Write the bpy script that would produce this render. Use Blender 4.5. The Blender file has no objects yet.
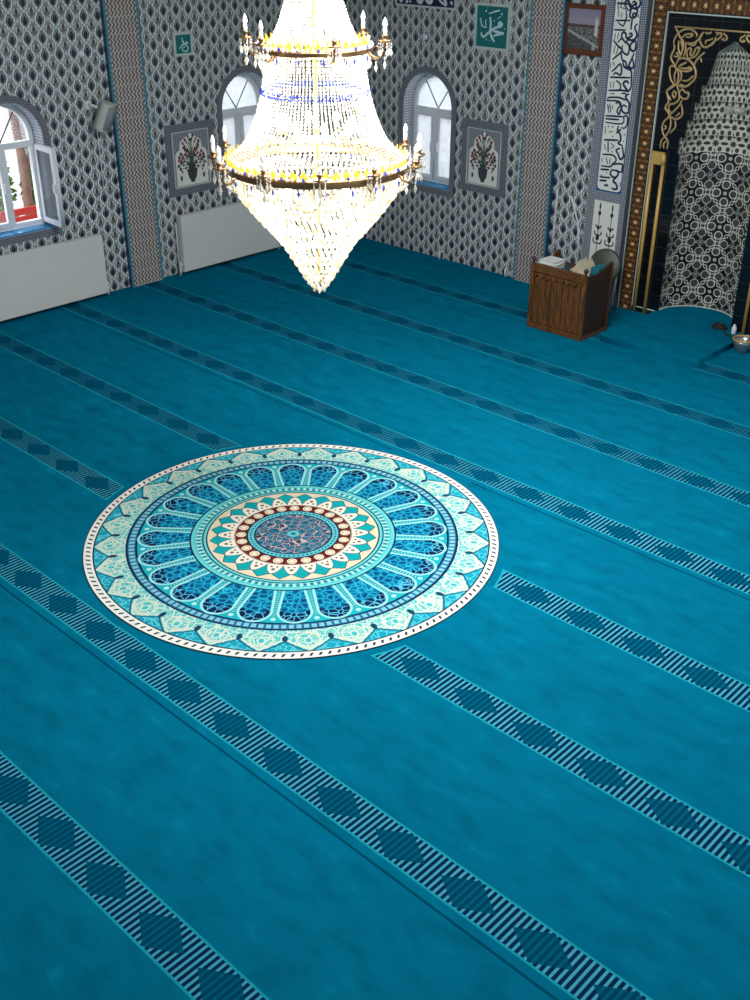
import bpy, bmesh, math, random
from mathutils import Vector, Matrix
random.seed(7)
PI = math.pi
S = bpy.context.scene
COL = S.collection

# ------------------------------------------------------------------ camera, light, exposure
cd = bpy.data.cameras.new('camera'); cam = bpy.data.objects.new('camera', cd); COL.objects.link(cam)
cd.sensor_fit = 'VERTICAL'; cd.sensor_height = 24.0; cd.sensor_width = 18.0; cd.lens = 24.0*1.08495; cd.clip_end = 200
cam.matrix_world = Matrix(((0.72378696, -0.33679233, 0.60224859, 11.5688),
                           (0.69000917, 0.34763856, -0.6348502, -11.3668),
                           (0.00444784, 0.87505335, 0.48400605, 4.34988),
                           (0, 0, 0, 1)))
S.camera = cam
S.view_settings.view_transform = 'Standard'; S.view_settings.look = 'None'
S.view_settings.exposure = 0.0; S.view_settings.gamma = 1.0; S.view_settings.use_curve_mapping = False
W = bpy.data.worlds.new('sky'); S.world = W; W.use_nodes = True
W.node_tree.nodes['Background'].inputs[0].default_value = (0.86, 0.93, 1.0, 1)
W.node_tree.nodes['Background'].inputs[1].default_value = 4.2

def area(name, loc, rot, sx, sy, power, color=(1, 1, 1)):
    l = bpy.data.lights.new(name, 'AREA'); l.shape = 'RECTANGLE'; l.size = sx; l.size_y = sy; l.energy = power; l.color = color
    o = bpy.data.objects.new(name, l); COL.objects.link(o); o.location = loc; o.rotation_euler = rot; return o
def point(name, loc, power, r, color=(1, 1, 1)):
    l = bpy.data.lights.new(name, 'POINT'); l.energy = power; l.shadow_soft_size = r; l.color = color
    o = bpy.data.objects.new(name, l); COL.objects.link(o); o.location = loc; return o
# unseen fill lamps added along the plain right and back walls and under the ceiling
area('fill_right_wall', (12.1, -6.0, 2.6), (0, math.radians(90), 0), 3.0, 9.0, 55, (0.93, 0.97, 1.0))
area('fill_back_wall', (6.0, -13.0, 3.2), (math.radians(90), 0, 0), 9.0, 2.6, 25, (0.93, 0.97, 1.0))
area('fill_overhead', (6.9, -5.5, 5.0), (0, 0, 0), 2.4, 2.4, 385, (0.93, 0.98, 1.0))

# ------------------------------------------------------------------ node expressions
class X:
    __slots__ = ('t', 's')
    def __init__(self, t, s): self.t = t; self.s = s
    def _m(self, op, *a):
        n = self.t.nodes.new('ShaderNodeMath'); n.operation = op
        for i, v in enumerate(a):
            if isinstance(v, X): self.t.links.new(v.s, n.inputs[i])
            else: n.inputs[i].default_value = float(v)
        return X(self.t, n.outputs[0])
    def __add__(s, o): return s._m('ADD', s, o)
    __radd__ = __add__
    def __sub__(s, o): return s._m('SUBTRACT', s, o)
    def __rsub__(s, o): return s._m('SUBTRACT', o, s)
    def __mul__(s, o): return s._m('MULTIPLY', s, o)
    __rmul__ = __mul__
    def __truediv__(s, o): return s._m('DIVIDE', s, o)
    def __neg__(s): return s._m('MULTIPLY', s, -1.0)
    def __lt__(s, o): return s._m('LESS_THAN', s, o)
    def __gt__(s, o): return s._m('GREATER_THAN', s, o)
    def __and__(s, o): return s._m('MULTIPLY', s, o)
    def __or__(s, o): return s._m('MAXIMUM', s, o)
    def __pow__(s, o): return s._m('POWER', s, o)
def fabs(a): return a._m('ABSOLUTE', a)
def fsin(a): return a._m('SINE', a)
def fcos(a): return a._m('COSINE', a)
def frac(a): return a._m('FRACT', a)
def fmin(a, b): return a._m('MINIMUM', a, b)
def fmax(a, b): return a._m('MAXIMUM', a, b)
def fsqrt(a): return a._m('SQRT', a)
def atan2(a, b): return a._m('ARCTAN2', a, b)
def ffloor(a): return a._m('FLOOR', a)
def hyp(a, b): return fsqrt(a*a+b*b)
def cell(a, period, off=0.0):                      # -0.5..0.5 inside each repeat
    return frac((a-off)/period+0.5)-0.5
def inv(a): return 1.0-a

class Mat:
    def __init__(self, name, rough=0.6, metal=0.0, coords='world', spec=0.5):
        self.m = bpy.data.materials.new(name); self.m.use_nodes = True; self.t = self.m.node_tree
        self.b = self.t.nodes['Principled BSDF']; self.b.inputs['Roughness'].default_value = rough
        self.b.inputs['Metallic'].default_value = metal; self.b.inputs['Specular IOR Level'].default_value = spec
        if coords == 'world':
            g = self.t.nodes.new('ShaderNodeNewGeometry'); v = g.outputs['Position']
        else:
            g = self.t.nodes.new('ShaderNodeTexCoord'); v = g.outputs['Object']
        self.v = v
        sp = self.t.nodes.new('ShaderNodeSeparateXYZ'); self.t.links.new(v, sp.inputs[0])
        self.x, self.y, self.z = (X(self.t, sp.outputs[i]) for i in range(3))
        self.c = None
    def col(self, c):
        if isinstance(c, tuple):
            n = self.t.nodes.new('ShaderNodeRGB'); n.outputs[0].default_value = (*c, 1); return n.outputs[0]
        return c
    def base(self, c): self.c = self.col(c)
    def over(self, mask, c, k=1.0):
        n = self.t.nodes.new('ShaderNodeMix'); n.data_type = 'RGBA'
        if k != 1.0: mask = mask*k
        self.t.links.new(mask.s, n.inputs[0])
        self.t.links.new(self.c, n.inputs[6]); self.t.links.new(self.col(c), n.inputs[7]); self.c = n.outputs[2]
    def noise(self, scale, detail=2, vec=None, sc=None):
        n = self.t.nodes.new('ShaderNodeTexNoise'); n.inputs['Scale'].default_value = scale; n.inputs['Detail'].default_value = detail
        v = self.v
        if sc:
            mp = self.t.nodes.new('ShaderNodeMapping'); mp.inputs['Scale'].default_value = sc; self.t.links.new(v, mp.inputs[0]); v = mp.outputs[0]
        self.t.links.new(v, n.inputs['Vector']); return X(self.t, n.outputs['Fac'])
    def voro(self, scale, feature='DISTANCE_TO_EDGE', rnd=1.0):
        n = self.t.nodes.new('ShaderNodeTexVoronoi'); n.feature = feature; n.inputs['Scale'].default_value = scale
        n.inputs['Randomness'].default_value = rnd; self.t.links.new(self.v, n.inputs['Vector']); return X(self.t, n.outputs['Distance'])
    def bump(self, h, strength=0.3, dist=0.01):
        n = self.t.nodes.new('ShaderNodeBump'); n.inputs['Strength'].default_value = strength; n.inputs['Distance'].default_value = dist
        self.t.links.new(h.s, n.inputs['Height']); self.t.links.new(n.outputs[0], self.b.inputs['Normal'])
    def done(self):
        if self.c is not None: self.t.links.new(self.c, self.b.inputs['Base Color'])
        return self.m
def plain(name, c, rough=0.5, metal=0.0, mottle=0.12, scale=14.0, bump=0.0, spec=0.5):
    M = Mat(name, rough, metal, 'obj', spec); M.base(c)
    n = M.noise(scale, 3)
    M.over(n, tuple(v*(1-mottle*2) for v in c), 1.0) if mottle else None
    if bump: M.bump(n, bump)
    return M.done()

# --- Iznik style wall tile, 0.184 m lattice
def wall_tile(name, axis, off_h, off_z):
    M = Mat(name, 0.32, 0, 'world'); h = (M.x+(M.x > 3.5)*0.055) if axis == 'x' else M.y; z = M.z; a = 0.184
    u = cell(h, a, off_h); v = cell(z, a, off_z); au = fabs(u); av = fabs(v)
    u2 = 0.5-au; v2 = 0.5-av
    M.base((0.085, 0.105, 0.12))
    M.over(M.noise(90, 1), (0.15, 0.16, 0.165), 0.6)
    d1 = au-0.31*fcos(v*PI)
    d2 = u2-0.33*fcos(v2*PI)
    M.over(d2 < 0.0, (0.27, 0.28, 0.26))
    M.over(d1 < 0.0, (0.27, 0.29, 0.29))
    M.over(fabs(d1+0.075) < 0.02, (0.06, 0.10, 0.12))
    M.over(fabs(d2-0.03) < 0.022, (0.05, 0.15, 0.14))
    M.over(fabs(d1) < 0.048, (0.70, 0.72, 0.73))
    M.over(fabs(d1-0.085) < 0.024, (0.04, 0.13, 0.14))
    M.over(fabs(d2) < 0.026, (0.78, 0.78, 0.76))
    # pointed navy medallion
    M.over((au-0.145*fmax(fcos((v+0.05)*1.5*PI), 0.0)**1.5 < 0.0) & (v < 0.36) & (v > -0.30), (0.014, 0.016, 0.030))
    M.over((au < 0.035) & (fabs(v-0.02) < 0.05), (0.07, 0.07, 0.10))
    M.over((fabs(au-0.20) < 0.022) & (fabs(v-0.02) < 0.10), (0.05, 0.07, 0.07))
    M.over((fabs(au-0.10) < 0.022) & (fabs(v-0.34) < 0.05), (0.05, 0.06, 0.06))
    M.over((fabs(au-0.09) < 0.022) & (fabs(v+0.34) < 0.05), (0.62, 0.62, 0.60))
    petal = hyp((u2-0.13)*2.0, cell(z, a, off_z+a*0.5)-0.03)
    M.over(petal < 0.16, (0.60, 0.59, 0.55))
    # tulip: brown bud on a dark green stem, leaves at either side
    vs = cell(z, a, off_z+a*0.5)
    M.over((fabs(u2-0.085-0.1*fabs(vs)) < 0.028) & (vs < 0.02) & (vs > -0.26), (0.04, 0.12, 0.10))
    M.over((u2 < 0.028) & (vs < 0.0) & (vs > -0.30), (0.03, 0.05, 0.05))
    M.over(((u2 - 0.095*fcos((vs-0.03)*2.9*PI)) < 0.0) & (fabs(vs-0.03) < 0.17), (0.07, 0.026, 0.022))
    M.over((u2 < 0.02) & (fabs(vs-0.08) < 0.05), (0.28, 0.05, 0.03))
    # blossom knots where the ogees touch
    r = hyp(u2, v)
    M.over(r < 0.12, (0.68, 0.70, 0.72))
    M.over(fabs(u2*1.0)+fabs(v) < 0.05, (0.04, 0.05, 0.10))
    M.over((fabs(u2-0.10) < 0.03) & (fabs(fabs(v)-0.09) < 0.03), (0.03, 0.04, 0.06))
    M.over(fabs(cell(h, a*1.0, off_h+a*0.5)) < 0.006, (0.25, 0.27, 0.29))
    return M.done()
wall_tile_front = wall_tile('iznik_tile_front', 'x', 1.47, 0.413)
wall_tile_left = wall_tile('iznik_tile_left', 'y', -4.35, 0.43)

def pilaster_mat(name, axis, c0):
    M = Mat(name, 0.35); h = M.x if axis == 'x' else M.y
    u = h-c0
    k = 0.052; row = 0.062
    v = frac(M.z/row)
    uu = cell(u+0.013*fsin(v*2*PI), k, 0)
    M.base((0.20, 0.105, 0.085))
    M.over(fabs(uu) < 0.19, (0.62, 0.59, 0.54))
    M.over((fabs(uu-0.30) < 0.07), (0.10, 0.16, 0.19))
    M.over(frac(M.z/(row*3)) < 0.05, (0.45, 0.43, 0.42))
    M.over(fabs(u) > 0.205, (0.055, 0.19, 0.25))
    M.over((fabs(u) > 0.212) & (fabs(cell(M.z, 0.05)) < 0.2) & (fabs(u) < 0.226), (0.22, 0.38, 0.42))
    return M.done()
pil_left = pilaster_mat('pilaster_tile_left', 'y', -3.51)
pil_front = pilaster_mat('pilaster_tile_front', 'x', 3.555)
blue_side = plain('cobalt_blue_paint', (0.012, 0.075, 0.16), 0.4, 0, 0.1)

def braid(name, lo=(0.07, 0.07, 0.10), hi=(0.40, 0.41, 0.43), k=0.034):
    M = Mat(name, 0.35); h = M.x+M.y
    p = fsin((h+M.z)*(2*PI/k/1.41))*fsin((h-M.z)*(2*PI/k/1.41))
    M.base(lo); M.over(p > 0.0, hi); M.over(fabs(p) < 0.16, (0.20, 0.22, 0.27))
    return M.done()
braid_dark = braid('braided_border_dark', (0.055, 0.050, 0.060), (0.25, 0.245, 0.26), 0.034)
braid_blue = braid('braided_border_blue', (0.085, 0.09, 0.115), (0.43, 0.445, 0.47))
braid_pale = braid('pale_reveal_tile', (0.30, 0.34, 0.40), (0.66, 0.70, 0.74), 0.05)

# --- carpet
def carpet_mat(strips=True):
    M = Mat('teal_carpet', 1.0, 0, 'world', 0.0)
    M.base((0.0008, 0.138, 0.238))
    n1 = M.noise(1.3, 3, sc=(0.6, 1.6, 1)); n2 = M.noise(5.5, 4, sc=(0.7, 1.5, 1)); n3 = M.noise(60, 2)
    M.over((n1-0.36)*2.0*((n1 > 0.36)), (0.001, 0.175, 0.295), 0.8)
    M.over((0.52-n2)*3.2*(n2 < 0.52), (0.0008, 0.085, 0.145), 0.75)
    M.over((n2-0.60)*7.0*(n2 > 0.60), (0.003, 0.25, 0.37), 0.45)
    M.over(n3, (0.0015, 0.115, 0.18), 0.35)
    if strips:
        y0 = -9.366; w = 0.245
        d = frac((M.y-y0)/1.2)*1.2              # 0 just above the upper line; strip lies at 1.2-w .. 1.2
        e = d-(1.2-w)                            # 0..w inside strip
        ins = (e > 0.0) & (M.y < -0.7)
        rm = hyp(M.x-6.08, M.y+6.508)
        ins = ins & (rm > 1.665)
        lw = 0.013
        kk = fmin(fmax((M.x*0.7-M.y*0.8-6.6)/2.6, 0.22), 1.0)  # strips fade toward the far left, painting in a viewing-angle pile sheen
        line = ((e < lw) | (e > w-lw)) | (rm < 1.665+0.016)
        body = ins & inv(line)
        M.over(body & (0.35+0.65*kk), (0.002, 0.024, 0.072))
        st = fabs(cell(M.x, 0.0354)) < 0.21
        u = fabs(cell(M.x, 0.4595, 5.165)); v = fabs(e-w*0.5)/(w*0.45)
        dia = (u/0.39 + v) < 1.0
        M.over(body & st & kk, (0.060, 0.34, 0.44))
        M.over(body & dia, (0.001, 0.055, 0.110))
        M.over(body & dia & st, (0.001, 0.100, 0.175))
        M.over(ins & line, (0.012, 0.33, 0.42), 0.85)
        # seam between the woven lengths, a palm's width below the strip
        row = ffloor((M.y-y0)/1.2)
        seam = (fabs(d-(1.2-w-0.060)) < 0.008) & (fabs(fabs(row-1.5)-1.5) < 0.6) & (rm > 1.7)
        M.over(seam, (0.001, 0.045, 0.085), 0.8)
    M.bump(n3, 0.5, 0.004)
    return M.done()
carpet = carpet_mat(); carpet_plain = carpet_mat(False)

# --- woven medallion
def medallion_mat():
    M = Mat('medallion_weave', 0.95, 0, 'obj', 0.08)
    x, y = M.x, M.y; R = 1.606
    r = hyp(x, y)/R; th = atan2(y, x)*(180/PI)
    pale = (0.09, 0.53, 0.56); navy = (0.004, 0.018, 0.065); cream = (0.56, 0.66, 0.55); turq = (0.010, 0.37, 0.44)
    ve = M.voro(15); vs = M.voro(19); vl = M.voro(40)
    # outer lace
    M.base((0.06, 0.46, 0.48))
    u = cell(th, 360/28.0, 45.1); au = fabs(u)
    v = (r-0.80)/0.155
    curl = fabs(M.noise(26, 1)-0.5)
    M.over(curl < 0.022, cream)
    M.over(ve < 0.07, cream)
    M.over(fabs(ve-0.26) < 0.03, (0.30, 0.62, 0.52))
    tz = v-(0.52+1.0*au)
    M.over(tz > 0.0, (0.006, 0.30, 0.42))
    M.over((tz > 0.0) & (vs < 0.07), (0.10, 0.52, 0.58))
    M.over(fabs(tz) < 0.035, (0.006, 0.12, 0.20))
    M.over(fabs(tz+0.11) < 0.035, cream)
    M.over(hyp(au*2.2, v-0.40) < 0.14, (0.006, 0.05, 0.10))
    M.over((hyp((0.5-au)*1.7, v-0.50) < 0.10), (0.05, 0.44, 0.46))
    M.over((fabs(hyp((0.5-au)*1.7, v-0.50)-0.13) < 0.03), cream)
    M.over((fabs(hyp((0.5-au)*1.2, v-0.46)-0.30) < 0.03), (0.58, 0.62, 0.50))
    # rope edge
    M.over(r > 0.952, (0.78, 0.77, 0.70))
    rope = fabs(cell(th+(r-0.976)*28.0, 360/160.0)) < 0.16
    M.over(rope & (fabs(r-0.975) < 0.010), (0.03, 0.03, 0.04))
    M.over((fabs(r-0.951) < 0.0035) | (r > 0.996), (0.02, 0.03, 0.05))
    # blue band
    M.over(r < 0.800, (0.015, 0.13, 0.24))
    M.over((fabs(r-0.774) < 0.013) & (fabs(cell(th, 360/150.0)) < 0.33), (0.20, 0.48, 0.58))
    M.over((fabs(r-0.797) < 0.005) | (fabs(r-0.751) < 0.005), navy)
    # petals
    M.over(r < 0.747, turq)
    p = cell(th, 15.0, 3.0); ap = fabs(p)*r*(15*PI/180)       # arc distance from the petal axis in radii
    cap = hyp(ap, fmax(r-0.672, 0.001))
    lim = 0.068-0.16*fmax(0.672-r, 0.0)
    M.over((cap-lim < 0.012) & (r > 0.49), (0.30, 0.68, 0.68))
    inn = (cap-lim < 0.0) & (r > 0.50)
    M.over(inn, (0.002, 0.13, 0.27))
    M.over(inn & (vs < 0.055), (0.02, 0.40, 0.56))
    M.over(inn & (vs > 0.24), (0.002, 0.055, 0.15))
    rim = inn & (cap-lim > -0.020)
    M.over(rim & ((r > 0.66)), (0.004, 0.012, 0.05))
    M.over((inn & (r > 0.675)) & (vs > 0.10), (0.004, 0.014, 0.055))
    M.over((inn & (r > 0.675)) & (vs < 0.05), (0.10, 0.42, 0.60))
    dots = (fabs(fabs(p)-0.5) < 0.028/1.0) & (r > 0.49) & (r < 0.73)
    M.over(dots, (0.22, 0.55, 0.55)); M.over(dots & (fabs(cell(r, 0.016)) < 0.22), (0.01, 0.16, 0.22))
    dd = (hyp(fabs(fabs(p)-0.5)*r*0.26, r-0.722) < 0.012)
    M.over(dd, (0.35, 0.70, 0.66))
    # ring
    M.over(r < 0.495, (0.13, 0.56, 0.57))
    M.over((r < 0.478) & (r > 0.437), (0.08, 0.47, 0.50))
    M.over((hyp(cell(th, 4.0)*0.07*r*2, r-0.457) < 0.009), (0.006, 0.05, 0.10))
    M.over((fabs(cell(th, 4.0, 2.0)) < 0.14) & (fabs(r-0.457) < 0.014), (0.50, 0.70, 0.62))
    M.over((fabs(r-0.497) < 0.004) | (fabs(r-0.437) < 0.003) | (fabs(r-0.418) < 0.004), navy)
    # cream field, turquoise star, white petals
    M.over(r < 0.415, (0.70, 0.60, 0.42))
    q = fabs(cell(th, 15.0, 8.5))                   # 0 between petals
    star = r-(0.362+0.040*(1.0-2.0*q))
    M.over(star < 0.005, (0.01, 0.10, 0.14)); M.over(star < -0.001, (0.006, 0.33, 0.36))
    w = fabs(cell(th, 15.0, 1.0))
    pet = r-(0.298+0.068*(1.0-(w*2.15)**1.8))
    M.over(pet < 0.006, (0.02, 0.05, 0.08)); M.over(pet < 0.0, (0.80, 0.74, 0.62))
    M.over((hyp(w*15*PI/180*r, r-0.330) < 0.009) & (hyp(w*15*PI/180*r, r-0.330) > 0.002), (0.05, 0.07, 0.04))
    M.over(hyp((w-0.17)*15*PI/180*r, r-0.308) < 0.006, (0.20, 0.05, 0.03))
    # ovals on oxblood
    M.over(r < 0.287, (0.13, 0.014, 0.012))
    M.over((r > 0.281) & (r < 0.288), (0.70, 0.62, 0.50), 0.5)
    oval = hyp(w*15*PI/180*r*1.02, r-0.253)
    M.over(oval < 0.024, (0.80, 0.72, 0.54)); M.over((oval < 0.018) & (oval > 0.013), (0.55, 0.35, 0.22))
    M.over(r < 0.222, (0.12, 0.50, 0.54))
    M.over((hyp(cell(th, 6.0)*6*PI/180*r, r-0.206) < 0.006), (0.01, 0.08, 0.16))
    M.over((fabs(r-0.223) < 0.0035) | (fabs(r-0.187) < 0.004), navy)
    # heart
    M.over(r < 0.185, (0.008, 0.085, 0.17))
    M.over((r < 0.185) & (fabs(fsin(th*(8*PI/180)+r*34)) > 0.83), (0.010, 0.17, 0.27))
    v2 = M.voro(17, rnd=0.8)
    M.over((r < 0.182) & (v2 < 0.035), (0.48, 0.42, 0.40)); M.over((r < 0.182) & (fabs(v2-0.07) < 0.018), (0.12, 0.012, 0.015)); M.over((r < 0.182) & (fabs(v2-0.22) < 0.02), (0.06, 0.30, 0.40))
    M.over(r < 0.030, (0.12, 0.48, 0.52)); M.over(r < 0.012, (0.02, 0.15, 0.25))
    M.bump(M.noise(80, 2), 0.4, 0.003)
    return M.done()

# --- mihrab tiles
def niche_lower_mat():
    M = Mat('niche_girih_tile', 0.3); P = 0.385
    s = atan2(M.x-5.92, M.y+0.0001)*0.47
    u = cell(s, P, 0.10); v = cell(M.z, P, 0.09)
    au, av = fabs(u), fabs(v)
    lite = (0.74, 0.71, 0.62); mid = (0.062, 0.058, 0.050)
    M.base((0.010, 0.010, 0.010))
    d = au+av-0.5
    wob = 0.045*fcos((au-av)*4*PI)
    M.over(fabs(d-wob*1.6) < 0.020, lite)
    M.over(fabs(d+wob*1.2) < 0.017, lite)
    # dark discs round the flower, ringed discs round the cross
    cx = fmin(hyp(au-0.29, av), hyp(au, av-0.29))
    M.over(fabs(cx-0.125) < 0.013, lite, 0.7); M.over(cx < 0.105, mid)
    bu = 0.5-au; bv = 0.5-av
    dx = fmin(hyp(bu-0.25, bv), hyp(bu, bv-0.25))
    M.over(dx < 0.128, lite); M.over(dx < 0.100, mid)
    M.over((hyp(bu, bv) < 0.05), lite); M.over(hyp(bu, bv) < 0.02, (0.01, 0.01, 0.01))
    th = atan2(v, u); rr = hyp(u, v)
    M.over((rr < 0.15) & (fabs(rr-0.085-0.045*fcos(th*4)) < 0.022), (0.34, 0.34, 0.32))
    M.over(rr < 0.028, (0.4, 0.4, 0.38))
    return M.done()
def niche_upper_mat():
    M = Mat('niche_star_tile', 0.3)
    s = atan2(M.x-5.92, M.y+0.0001)*(8.0/PI)
    u = cell(s, 1.0, 0.5); v = cell(M.z, 0.188, 1.975); au, av = fabs(u), fabs(v)
    dark = (0.030, 0.029, 0.024)
    M.base((0.62, 0.60, 0.50))
    th = atan2(v, u); r = hyp(u, v)
    M.over(r < 0.17+0.05*fcos(th*8), dark)
    M.over(hyp((0.5-au)*0.75, v*1.7) < 0.16, dark)
    M.over(hyp((au-0.27)*1.15, (av-0.33)*1.05) < 0.145, dark)
    M.over(hyp((au-0.0)*2.2, (av-0.40)*1.0) < 0.09, dark)
    M.over((hyp((au-0.27)*1.25, (av-0.34)*1.15) < 0.05), (0.10, 0.10, 0.09))
    M.over(av > 0.485, (0.06, 0.06, 0.055))
    return M.done()
def black_tile_mat():
    M = Mat('black_glazed_tile', 0.12)
    M.base((0.004, 0.005, 0.007))
    M.over(M.noise(3, 2), (0.006, 0.008, 0.012), 0.8)
    g = (fabs(cell(M.x, 0.215, 5.10)) < 0.012) | (fabs(cell(M.z, 0.188, 0.07)) < 0.012)
    M.over(g, (0.035, 0.038, 0.042))
    return M.done()
def gold_border_mat(name, axis):
    M = Mat(name, 0.35)
    t, c = (M.z, M.x-5.017 if axis == 'l' else fabs(M.x-5.92)-0.903) if axis == 'z' else (M.x, M.z-3.405)
    P = 0.128
    v = cell(t, P, 0.03); u = c/0.17
    v2 = cell(t, P, 0.03+P/2)
    M.base((0.020, 0.009, 0.005))
    wav = fabs(fabs(u)-0.26-0.12*fcos(v*2*PI))
    M.over(wav < 0.06, (0.15, 0.06, 0.012))
    M.over(fabs(hyp(u*1.1, v)-0.34) < 0.05, (0.09, 0.038, 0.012))
    th = atan2(v, u)
    M.over(hyp(u, v*1.0) < 0.19+0.05*fcos(th*6), (0.46, 0.24, 0.08))
    M.over(hyp(u, v) < 0.08, (0.80, 0.60, 0.40))
    M.over(hyp(fabs(u)-0.30, v2*1.0) < 0.11, (0.26, 0.12, 0.03))
    M.over(hyp(u, v2) < 0.09, (0.22, 0.08, 0.02))
    M.over(fabs(u) > 0.485, (0.45, 0.40, 0.33))
    return M.done()
niche_lower = niche_lower_mat(); niche_upper = niche_upper_mat(); black_tile = black_tile_mat()
gold_v = gold_border_mat('gilt_flower_border_upright', 'z'); gold_h = gold_border_mat('gilt_flower_border_level', 'x')

gold = plain('gilded_plaster', (0.64, 0.43, 0.20), 0.35, 0.25, 0.15, 40)
yellow_brass = plain('golden_rod', (0.68, 0.40, 0.10), 0.35, 0.1, 0.1, 6)
brass = plain('aged_brass', (0.36, 0.21, 0.10), 0.30, 0.8, 0.15, 30)
bright_gold = plain('bright_gilt', (0.95, 0.72, 0.10), 0.25, 0.5, 0.05, 30)
white_paint = plain('white_enamel', (0.74, 0.73, 0.69), 0.35, 0, 0.04, 3)
pvc = plain('white_window_plastic', (0.78, 0.79, 0.82), 0.3, 0, 0.03, 3)
speaker_mat = plain('off_white_plastic', (0.58, 0.58, 0.52), 0.5, 0, 0.05, 5)
grille_mat = plain('grey_grille', (0.30, 0.32, 0.34), 0.7, 0, 0.1, 90)
cream_tile = plain('cream_glazed_tile', (0.86, 0.84, 0.76), 0.3, 0, 0.03, 4)
ink_blue = plain('cobalt_ink', (0.020, 0.018, 0.085), 0.35, 0, 0.1, 5)
ink_dark = plain('dark_violet_ink', (0.035, 0.025, 0.07), 0.35, 0, 0.1, 5)
edge_blue = plain('blue_tile_edge', (0.02, 0.10, 0.28), 0.3, 0, 0.1, 8)
panel_green = plain('teal_green_panel', (0.004, 0.17, 0.17), 0.4, 0, 0.08, 6)
panel_navy = plain('navy_panel', (0.012, 0.010, 0.06), 0.4, 0, 0.08, 6)
panel_frame = plain('pale_panel_frame', (0.58, 0.66, 0.62), 0.4, 0, 0.05, 8)
chalk = plain('pale_lettering', (0.60, 0.80, 0.80), 0.5, 0, 0.03, 8)
frame_wood = plain('red_brown_frame', (0.16, 0.045, 0.020), 0.4, 0, 0.2, 12)
olive = plain('olive_vinyl', (0.050, 0.065, 0.045), 0.45, 0, 0.12, 18)
steel = plain('brushed_steel', (0.42, 0.43, 0.44), 0.3, 0.8, 0.1, 20)
grey_metal = plain('grey_tube_metal', (0.25, 0.27, 0.27), 0.4, 0.4, 0.1, 20)
slate = plain('slate_grey_edge', (0.06, 0.065, 0.075), 0.4, 0, 0.15, 12)
dark_thing = plain('dark_brown_leather', (0.02, 0.012, 0.01), 0.6, 0, 0.2, 25)
paper = plain('white_paper', (0.72, 0.74, 0.72), 0.7, 0, 0.05, 10)
paper_cream = plain('cream_pages', (0.60, 0.52, 0.36), 0.7, 0, 0.1, 10)
teal_cloth = plain('teal_cloth', (0.01, 0.17, 0.22), 0.9, 0, 0.2, 14)
sill_blue = plain('sky_blue_sill', (0.05, 0.30, 0.62), 0.25, 0, 0.1, 6)
leaf_green = plain('tile_green', (0.07, 0.14, 0.10), 0.35, 0, 0.1, 10)
tile_red = plain('tile_red', (0.26, 0.03, 0.03), 0.35, 0, 0.1, 10)
bark = plain('bark', (0.35, 0.20, 0.15), 0.9, 0, 0.3, 9, 0.4)
foliage_mat = plain('garden_leaves', (0.20, 0.36, 0.06), 0.8, 0, 0.3, 6)
red_paint = plain('red_paint', (0.65, 0.04, 0.03), 0.5, 0, 0.1, 6)
plaster = plain('pale_plaster', (0.60, 0.55, 0.55), 0.9, 0, 0.12, 1.5)
pave = plain('grey_paving', (0.45, 0.43, 0.42), 0.9, 0, 0.2, 3)
ceiling_mat = plain('white_ceiling_paint', (0.70, 0.70, 0.68), 0.9, 0, 0.04, 2)
back_paint = plain('pale_wall_paint', (0.42, 0.45, 0.47), 0.8, 0, 0.08, 2)

def wood_mat():
    M = Mat('carved_walnut', 0.42, 0, 'obj')
    M.base((0.095, 0.032, 0.007))
    n = M.noise(9, 5, sc=(7, 7, 0.8)); n2 = M.noise(3, 3, sc=(2.5, 2.5, 0.6))
    M.over((n-0.45)*3*(n > 0.45), (0.30, 0.125, 0.024), 0.9); M.over((0.45-n2)*5*(n2 < 0.45), (0.035, 0.013, 0.006), 0.8)
    M.bump(n, 0.3, 0.006); return M.done()
wood = wood_mat()
wood_dark = plain('dark_stained_wood', (0.060, 0.022, 0.009), 0.45, 0, 0.3, 16)

def glass_mat(name, frost):
    m = bpy.data.materials.new(name); m.use_nodes = True; t = m.node_tree; t.nodes.clear()
    o = t.nodes.new('ShaderNodeOutputMaterial'); mx = t.nodes.new('ShaderNodeMixShader'); tr = t.nodes.new('ShaderNodeBsdfTransparent'); g = t.nodes.new('ShaderNodeBsdfGlossy')
    tl = t.nodes.new('ShaderNodeBsdfTranslucent'); tl.inputs[0].default_value = (0.75, 0.77, 0.78, 1); g.inputs['Roughness'].default_value = 0.05
    m1 = t.nodes.new('ShaderNodeMixShader')
    no = t.nodes.new('ShaderNodeTexNoise'); no.inputs['Scale'].default_value = 3
    tc = t.nodes.new('ShaderNodeTexCoord'); t.links.new(tc.outputs['Object'], no.inputs['Vector'])
    mm = t.nodes.new('ShaderNodeMath'); mm.operation = 'MULTIPLY'; mm.inputs[1].default_value = 2*frost; t.links.new(no.outputs['Fac'], mm.inputs[0])
    t.links.new(mm.outputs[0], m1.inputs[0]); t.links.new(tr.outputs[0], m1.inputs[1]); t.links.new(tl.outputs[0], m1.inputs[2])
    mx.inputs[0].default_value = 0.06; t.links.new(m1.outputs[0], mx.inputs[1]); t.links.new(g.outputs[0], mx.inputs[2]); t.links.new(mx.outputs[0], o.inputs[0]); return m
clear_glass = glass_mat('clear_glass', 0.04); frosted = glass_mat('frosted_glass', 0.8)
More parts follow.
